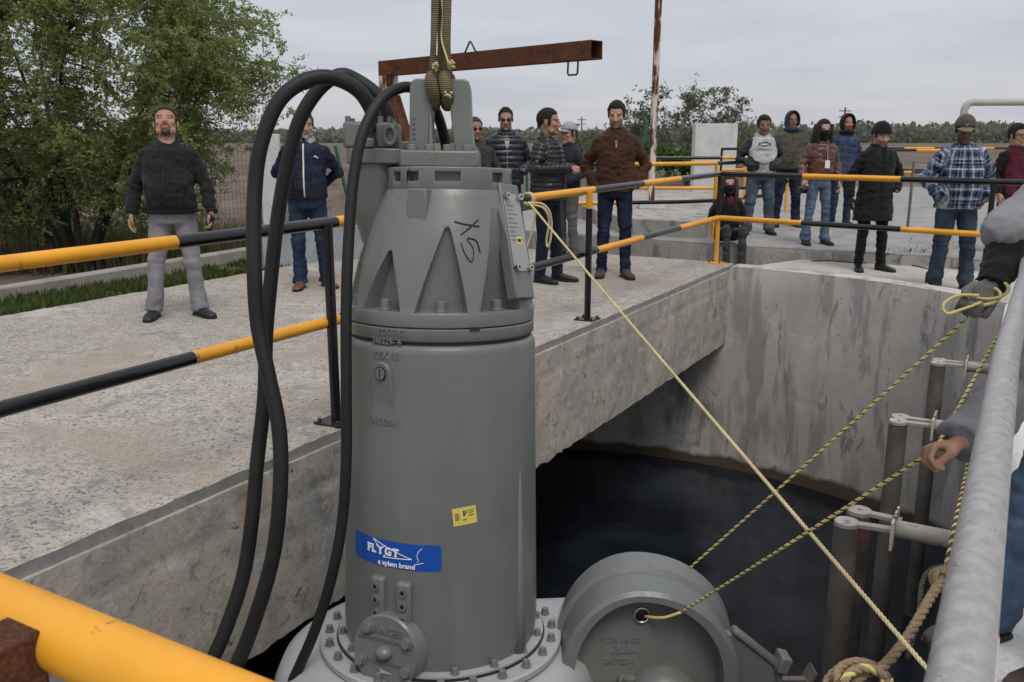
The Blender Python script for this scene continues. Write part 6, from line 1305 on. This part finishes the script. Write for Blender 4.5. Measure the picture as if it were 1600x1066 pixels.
p = G(1310, 353, PZ); person('man in blue work jacket with black cap and hood behind the leather jacket', (p.x, p.y, PZ), .1, 1.76, 1.05, feet=((-.13, 0, -.1), (.13, 0, .1)), arms={-1: 'jpocket', 1: 'hang_in'}, top=dict(mat=fab((.035, .055, .10), 'denim'), hem=.82, thick=.014, zip=((.02, .03, .05), None), seams=((.05, 1.25, .13, 1.25, (.01, .015, .03)),)), pants=dict(mat=fab((.018, .03, .06), 'denim')), shoe=((.02, .02, .02), False), head=dict(hat=('hood', (.012, .012, .012)), hair='none', beard='goatee', pitch=.02), skin=(.36, .20, .135), seed=11)
p = G(1356, 422, FZ); ct = person('man in long black wool coat and black knit hat looking down by the railing', (p.x, p.y, FZ), .12, 1.74, 1.04, .01, feet=((-.14, -.02, -.35), (.14, -.04, .3)), arms={-1: dict(e=(.285, .05, 1.13), w=(.30, -.02, .88), hand='relax', glove='ink'), 1: dict(e=(.31, .06, 1.14), w=(.21, -.10, .95), hand=None)}, top=dict(name='coat', mat=fab((.014, .0135, .0135)), hem=.60, thick=.022, flare=.03, collar=1.1, wr=.009, arm=1.05, seams=((0, 1.38, 0, .65, (.004, .004, .004)), (-.14, .98, -.08, .93, (.004, .004, .004)), (.08, .93, .14, .98, (.004, .004, .004)))), pants=dict(mat=fab((.008, .008, .0085)), fit=.95, hemr=.056), shoe=((.008, .008, .008), True), head=dict(hat=('beanie', (.012, .013, .015)), hair='short', beard='stubble', bf=.55, pitch=.30, gz=-.004), skin=(.47, .30, .22), seed=12)
k = ct['k']; on_front(ct, [([(-.035, 1.44 * k), (.035, 1.44 * k), (.012, 1.27 * k), (-.012, 1.27 * k)], [(0, 1, 2, 3)])], 'sweater_front', fab((.006, .006, .006)), .006)
for s in (-1, 1): on_front(ct, [([(s * .03, 1.46 * k), (s * .095, 1.44 * k), (s * .075, 1.36 * k), (s * .018, 1.29 * k)], [(0, 1, 2, 3)])], 'lapel', fab((.022, .021, .021)), .008)
p = G(1481, 452, FZ); pl = person('older man in blue plaid flannel shirt, camouflage cap and jeans, hands in pockets', (p.x, p.y, FZ), -.05, 1.79, 1.1, .04, feet=((-.15, 0, -.1), (.16, -.04, .12)), arms={-1: dict(e=(.305, .07, 1.12), w=(.20, -.11, .93), hand=None), 1: dict(e=(.305, .07, 1.12), w=(.215, -.11, .93), hand='relax', dir=(-.6, -.2, -.75))}, top=dict(name='shirt', mat='plaid', hem=.83, thick=.016, collar=.9, flare=.05, wr=.012, arm=1.1, loose=True, seams=((-.14, 1.27, -.03, 1.27, (.006, .01, .02)), (.04, 1.27, .15, 1.27, (.006, .01, .02)), (0, 1.42, 0, .86, (.02, .04, .08)))), pants=dict(mat=fab((.032, .050, .075), 'denim'), fit=1.08, hemr=.072), shoe=((.03, .02, .015), False), head=dict(hat=('cap', (.09, .08, .065), (.20, .17, .12), (.30, .27, .22)), pitch=.28, yaw=-.3, hairmat='hairg'), skin=(.135, .062, .04), seed=13)
p = G(1566, 414, FZ); mr = person('smiling woman with glasses in maroon jacket with a round white patch at right edge', (p.x, p.y, FZ), .2, 1.72, .97, 0, arms={-1: 'hang_in', 1: 'hang_in'}, top=dict(mat=[fab((.085, .012, .026)), fab((.012, .011, .012))], hem=.88, thick=.016, collar=.8), pants=dict(mat=fab((.02, .03, .06), 'denim')), head=dict(hair='bun', vol=.016, glasses='clear', pitch=.05, roll=-.1), skin=(.46, .28, .2), seed=14)
k = mr['k']; on_front(mr, [([(-.05, 1.43 * k), (.05, 1.43 * k), (.04, .9 * k), (-.04, .9 * k)], [(0, 1, 2, 3)])], 'shirt_front', fab((.008, .008, .009)), .005)
on_front(mr, [([(.095 + .042 * cos(a), 1.30 * k + .042 * sin(a)) for a in [2 * pi * i / 20 for i in range(20)]], [list(range(20))])], 'round_patch', fab((.5, .47, .5)), .008)
on_front(mr, [([(.095 + .028 * cos(a), 1.30 * k + .028 * sin(a)) for a in [2 * pi * i / 20 for i in range(20)]], [list(range(20))])], 'patch_centre', fab((.2, .05, .11)), .011)
MB().ell(mr['HM'] @ v3(0, -.094, -.066), (.019, .006, .005), None, 12, 8).obj('teeth', 'white', mr['o'], 180)
# seated woman filming with a phone
sp = G(1130, 382, PZ); kk = 1.62 / 1.75
sw = person('masked woman with long brown hair sitting on the step filming with her phone', (sp.x + .06, sp.y + .12, GZ), .1, 1.62, .93, 0, hipz=(PZ - GZ + .10) / kk, feet=((-.10, -.38, -.1), (.12, -.36, .1)), knees=((-.10, -.30, .62), (.12, -.30, .60)), arms={-1: dict(e=(.30, -.12, 1.14), w=(.215, -.24, 1.36), hand='hold', palm=(1, 0, 0), dir=(.05, 0, 1)), 1: dict(e=(.26, -.02, 1.14), w=(.12, -.22, 1.02), hand=None)}, top=dict(mat=fab((.011, .011, .012)), hem=.80, thick=.016, collar=.8, wr=.008), pants=dict(mat=fab((.05, .05, .055)), fit=1.0), shoe=((.02, .02, .02), False), head=dict(hair='long', len=.40, hairmat='hairb', mask=True, yaw=-.1), skin=(.46, .28, .2), seed=15)
MB().ell(v3(0, sw['fy'](0, 1.36 * kk + sw['dz']) + .0, 1.37 * kk + sw['dz']), (.05, .02, .07), None, 14, 10).obj('scarf', fab((.09, .012, .03)), sw['top'], 180)
w = sw['PM'] @ sw['A'][-1][2]; c = w + Vector((.015, -.03, .13)); o = thing('phone', 'phone raised by the seated woman to film the pump', 'phone', loc=tuple(c)); MB().box(c, (.075, .009, .15), Matrix.Rotation(.1, 3, 'Z')).obj('phone_case', 'lens', o, 40, .004); MB().box(c + Vector((-.02, -.006, .05)), (.022, .004, .022)).obj('lens_bump', 'metal_dark', o, 40, .002)

# ---------------------------------------------------------------- two workers at the right edge
gw = Vector(GLOVE); bodyA = Vector((2.30, 3.50, 0))
person('worker in grey sweatshirt with black sleeve and grey glove pulling the upper rope', tuple(bodyA), radians(-62), 1.76, 1.08, .02, lean=.18, arms={-1: dict(world=True, cuff=.04, e=tuple(D(1574, 362, 3.2)), w=tuple(gw + Vector((.055, .04, .075))), dir=(-.55, -.25, -.75), palm=(-.3, -.6, .3), hand='grip', glove=fab((.13, .125, .12)), size=1.3), 1: dict(world=True, e=(2.15, 3.05, 1.15), w=(1.95, 3.0, 1.05), hand='grip')}, top=dict(name='sweatshirt', mat=fab((.25, .25, .26)), hem=.84, thick=.03, arm=1.48, hood='down', loose=True), pants=dict(mat=fab(JN, 'denim')), shoe=((.05, .03, .02), False), head=dict(hair='short', hat=('cap', (.05, .05, .06), (.05, .05, .06))), skin=(.30, .16, .105), seed=16)
# black inner sleeve over the forearm
e0, w0 = D(1580, 378, 3.2), gw + Vector((.05, .035, .07)); mb = MB(); mb.tube([e0 + Vector((.05, .02, .05)), e0, e0.lerp(w0, .5) + Vector((0, 0, -.015)), w0], [.070, .074, .064, .050], 20); me = remesh(mb, .007, 3); V = vget(me); V = V + nget(me) * (fbm(V, (22, 22, 22), 3, 3) * .010)[:, None]; vset(me, V); me.materials.append(fab((.010, .010, .011))); me.polygons.foreach_set('use_smooth', [True] * len(me.polygons))
wk = [q for q in bpy.data.objects if q.name.startswith('person') and q.get('label', '').startswith('worker in grey sweatshirt with black')][0]
me.transform(wk.matrix_world.inverted()); link('inner_sleeve', me, wk)
rl = [q for q in bpy.data.objects if q.name.startswith('guide_rope') and q.type == 'EMPTY'][0]
MB().tube(curve([gw + Vector((-.02, -.05, .03)), gw + Vector((-.07, -.05, .01)), gw + Vector((-.125, -.04, -.01)), gw + Vector((-.135, -.03, .02)), gw + Vector((-.09, -.03, .05)), gw + Vector((-.03, -.055, .055))], 6), .0055, 8).obj('rope_loop', 'ropey', rl, 180)
for q_, r_ in ((.0, .058), (.022, .060)):
    c = gw + Vector((.005 + q_, .0, .045 + q_)); MB().tube([c + Vector((.75, -.1, .25)).normalized() * (r_ * cos(a)) + Vector((-.1, 1, .35)).normalized() * (r_ * sin(a)) for a in [2 * pi * i / 22 for i in range(22)]], .0055, 8, closed=True).obj('rope_turn', 'ropey', rl, 180)
bh = Vector(BHAND); bodyB = Vector((1.72, 2.42, 0)); wb = bh + Vector((.075, .02, .012))
person('worker in grey sweatshirt and jeans gripping the lower rope with a bare hand', tuple(bodyB), radians(-75), 1.74, 1.05, .02, lean=.12, feet=((-.12, -.25, 0), (.14, -.20, 0)), arms={-1: dict(world=True, e=tuple(D(1592, 612, 2.5)), w=tuple(wb), dir=(-1, -.15, -.12), palm=(.0, -.45, -.8), hand='grip', size=1.08), 1: dict(world=True, e=(1.75, 2.05, 1.0), w=(1.6, 1.95, .95), hand='grip')}, top=dict(name='sweatshirt', mat=fab((.15, .15, .158)), hem=.84, thick=.018, arm=1.4, hood='down'), pants=dict(mat=fab((.055, .095, .15), 'denim'), fit=1.02), shoe=((.035, .02, .015), True), head=dict(hair='short'), skin=(.27, .14, .09), seed=17)
# ================================================================== VEGETATION
def leaf_quads(C, Dn, L, Wd, rg):
    """C centres, Dn directions -> quads with random roll"""
    n = len(C); r = rg.normal(0, 1, (n, 3)); sdv = np.cross(Dn, r); sdv /= np.linalg.norm(sdv, axis=1)[:, None] + 1e-9; a = C - Dn * (L / 2)[:, None]; b = C + Dn * (L / 2)[:, None]; w = sdv * (Wd / 2)[:, None]
    V = np.stack([a - w * .35, C - w, b, C + w], 1).reshape(-1, 3); return V
def quads_obj(name, V, m_, parent, origin):
    n = len(V) // 4; me = bpy.data.meshes.new(name); me.vertices.add(4 * n); me.vertices.foreach_set('co', (V - np.array(origin)).astype(np.float32).ravel()); me.loops.add(4 * n); me.loops.foreach_set('vertex_index', np.arange(4 * n, dtype=np.int32)); me.polygons.add(n); me.polygons.foreach_set('loop_start', np.arange(0, 4 * n, 4, dtype=np.int32)); me.polygons.foreach_set('loop_total', np.full(n, 4, dtype=np.int32)); me.update(calc_edges=True); me.materials.append(mat(m_)); return link(name, me, parent)
def tree(label, base, cen, rad, ntips, nspray, nleaf, L, Wd, leafm, seed, stems=6, name='tree', droop=.5, r0=.07, spl=.3, low=-.85):
    rg = np.random.RandomState(seed); base = Vector(base); cen = Vector(cen); o = thing(name, label, 'tree', loc=tuple(base)); nodes = []; mb = MB()
    for i in range(stems):
        a = 2 * pi * (i + rg.uniform(-.3, .3)) / stems; end = cen + Vector((cos(a) * rad[0] * .55, sin(a) * rad[1] * .5, rad[2] * rg.uniform(-.1, .5))); b0 = base + Vector((cos(a) * r0 * 2, sin(a) * r0 * 2, 0)); mid = b0.lerp(end, .4) + Vector((rg.uniform(-.2, .2), rg.uniform(-.2, .2), rad[2] * .12)); pts = curve([b0, b0.lerp(mid, .5) + Vector((rg.uniform(-.08, .08), rg.uniform(-.08, .08), .05)), mid, mid.lerp(end, .5) + Vector((0, 0, rad[2] * .08)), end], 5); n = len(pts); mb.tube(pts, [r0 * (1 - .82 * q / (n - 1)) for q in range(n)], 9); nodes += [(p, r0 * (1 - .82 * q / (n - 1))) for q, p in enumerate(pts) if q > n * .3]
    NP = np.array([tuple(p) for p, _ in nodes]); C = []; Dn = []
    for i in range(ntips):
        while True:
            u = rg.normal(0, 1, 3); u /= np.linalg.norm(u); q = rg.uniform(.35, 1) ** .6
            if u[2] * q > low: break
        rr = 1 + .22 * mnoise.noise(Vector((u[0] * 2.2, u[1] * 2.2, u[2] * 2.2 + seed))); t_ = np.array(cen) + u * np.array(rad) * q * rr
        j = np.argmin(np.linalg.norm(NP - t_, axis=1) + rg.uniform(0, .5)); a = nodes[j][0]; b = Vector(t_); m_ = a.lerp(b, .55) + Vector((0, 0, .12 * (b - a).length)); pts = curve([a, m_, b], 4); n = len(pts); mb.tube(pts, [max(.003, min(.018, nodes[j][1] * .4) * (1 - .85 * k / (n - 1))) for k in range(n)], 5, caps=False)
        for s in range(nspray):
            p0 = np.array(pts[rg.randint(n // 2, n)]); d = rg.normal(0, 1, 3); d[2] = d[2] * .5 - droop * rg.uniform(.2, 1); d /= np.linalg.norm(d); ln = spl * rg.uniform(.5, 1.2); tt_ = np.linspace(.05, 1, nleaf)[:, None]; pp = p0 + d * ln * tt_ + np.array((0, 0, -1)) * (droop * .35 * ln) * tt_ ** 2; C.append(pp + rg.normal(0, L * .35, (nleaf, 3))); e = d + rg.normal(0, .7, (nleaf, 3)); Dn.append(e / np.linalg.norm(e, axis=1)[:, None])
    C = np.vstack(C); Dn = np.vstack(Dn); n = len(C); V = leaf_quads(C, Dn, L * rg.uniform(.6, 1.3, n), Wd * rg.uniform(.7, 1.2, n), rg)
    mb.obj('trunk', 'bark', o, 60); quads_obj('crown', V, leafm, o, base); return o
tree('big dense green mesquite tree filling the upper left behind the fence', (-6.0, 12.35, GZ), (-6.55, 12.5, 2.5), (3.7, 2.4, 2.4), 1050, 10, 27, .056, .025, 'leaf', 11, 8, 'mesquite_tree', .6, .055, .36, -1.0)
tree('thin grey-green tree behind the rusty pole and white slab', (6.6, 34, GZ), (6.3, 34, 2.0), (2.9, 1.6, 1.55), 120, 6, 10, .15, .06, 'leaf2', 5, 5, 'thin_tree', .2, .05, .5, -.9)
tree('low bushy tree left of the thin tree by the pole', (3.9, 40, GZ), (4.1, 40, 1.0), (2.2, 1.4, 1.2), 70, 6, 10, .16, .07, 'leaf2', 6, 4, 'bushy_tree', .2, .04, .45, -.9)
tree('small bush right of the white slab behind the hooded onlookers', (9.6, 42, GZ), (9.6, 42, 1.0), (2.6, 1.4, 1.1), 80, 6, 10, .16, .07, 'leaf2', 7, 4, 'small_bush', .2, .04, .45, -.9)
# vine on the back fence
rg = np.random.RandomState(3); n = 2600; u = rg.uniform(0, 1, n); C = np.stack([2.1 + 3.0 * u, 21.55 + rg.normal(0, .12, n), 1.22 - .5 * u + rg.normal(0, .13, n) - .25 * rg.uniform(0, 1, n) * (np.sin(u * 9) > .2)], 1); d = rg.normal(0, 1, (n, 3)); d /= np.linalg.norm(d, axis=1)[:, None]
o = thing('fence_vine', 'bright green vine trailing over the back fence by the pole', 'plant', loc=(3.4, 21.55, GZ)); MB().tube([(2.1, 21.6, GZ), (2.3, 21.55, .6), (3.2, 21.55, .95), (5.0, 21.55, .65)], .02, 6).obj('stem', 'bark', o, 180); quads_obj('leaves', leaf_quads(C, d, .13 * rg.uniform(.6, 1.3, n), .09 * rg.uniform(.6, 1.3, n), rg), 'vine', o, (3.4, 21.55, GZ))
# low shrubs under the big tree
n = 22000; C = np.stack([rg.uniform(-10, -4.6, n), rg.uniform(12.5, 14.6, n), GZ + rg.uniform(0, 1, n) ** 1.3 * 1.75], 1); kp_ = np.array([mnoise.noise(Vector((c[0] * 1.1, c[1], c[2] * 1.2))) > -.12 - .2 * (c[2] < .2) for c in C]); C = C[kp_]; n = len(C); d = rg.normal(0, 1, (n, 3)); d /= np.linalg.norm(d, axis=1)[:, None]
g = struct(quads_obj('undergrowth', leaf_quads(C, d, .085 * rg.uniform(.6, 1.3, n), .035 * rg.uniform(.6, 1.3, n), rg), 'leaf', None, (0, 0, 0)), 'stuff'); g['label'] = 'dark green undergrowth beneath the big tree'; g['category'] = 'shrubs'
# far wood along the horizon
def wood(n, y0, y1, xs, hfun, size, seed):
    rg = np.random.RandomState(seed); y = rg.uniform(y0, y1, n); x = rg.uniform(-xs, xs, n); h = np.array([hfun(a, b) for a, b in zip(x, y)]); C = np.stack([x, y, GZ + h * rg.uniform(0, 1, n) ** .8], 1); d = rg.normal(0, 1, (n, 3)); d /= np.linalg.norm(d, axis=1)[:, None]; return leaf_quads(C, d, size * rg.uniform(.6, 1.4, n), size * .75 * rg.uniform(.6, 1.4, n), rg)
hf = lambda x, y: max(.9, 2.5 + 1.9 * mnoise.fractal(Vector((x * .035, y * .02, 1)), .8, 2, 4) + 1.3 * mnoise.noise(Vector((x * .3, y * .05, 4))) + (1.2 if x > 60 else 0))
V = np.vstack([wood(38000, 225, 265, 240, hf, 1.3, 1), wood(16000, 330, 400, 340, lambda x, y: hf(x, y) * 1.3, 1.9, 2)])
g = struct(quads_obj('far_wood', V, 'far', None, (0, 0, 0)), 'stuff'); g['label'] = 'line of distant scrub trees along the horizon'; g['category'] = 'wood'
# distant power poles
def pylon(px, ytop, Y, label):
    p = D(px, ytop, Y); o = thing('power_pole', label, 'pole', loc=(p.x, Y, GZ)); MB().tube([(p.x, Y, GZ), (p.x, Y, p.z)], .32, 6).obj('pole', 'greypipe', o, 40); h = p.z
    for z in (h - 1.2, h - 3.2): MB().box((p.x, Y, z), (4.2, .3, .35)).obj('crossarm', 'greypipe', o, 40)
pylon(909, 183, 430, 'tiny distant power pole over the wood left of the brown jacket'); pylon(1321, 168, 330, 'tiny distant power pole above the blue work jacket')
# weed growing at the foot of the step
p = G(1428, 416, FZ); rg = np.random.RandomState(12); n = 90; C = np.stack([p.x + rg.normal(0, .13, n), p.y + .15 + rg.normal(0, .04, n), FZ + np.abs(rg.normal(0, .11, n))], 1); d = rg.normal(0, 1, (n, 3)); d /= np.linalg.norm(d, axis=1)[:, None]
o = thing('weed', 'small green weed growing from the foot of the step', 'plant', loc=(p.x, p.y + .15, FZ)); quads_obj('leaves', leaf_quads(C, d, .06 * rg.uniform(.6, 1.3, n), .03 * rg.uniform(.6, 1.3, n), rg), 'grass', o, (p.x, p.y + .15, FZ))
mb = MB()
for i in range(7): mb.tube([(p.x + .02 * i - .06, p.y + .15, FZ), (p.x + .08 * i - .24, p.y + .15, FZ + .22)], .003, 5)
mb.obj('stems', 'grass', o, 180)
tag(MB().tube(curve([G(1268, 408, FZ + .006), G(1300, 408, FZ + .006), G(1345, 411, FZ + .006), G(1390, 409, FZ + .006), G(1420, 414, FZ + .006), G(1450, 420, FZ + .006)], 6), .008, 8).obj('cable', 'rubber', None, 180), 'thin black cable lying on the pale paving at the foot of the step', 'cable')
bpy.data.scenes.remove(TMP)
for m_ in [m_ for m_ in bpy.data.meshes if m_.users == 0]: bpy.data.meshes.remove(m_)
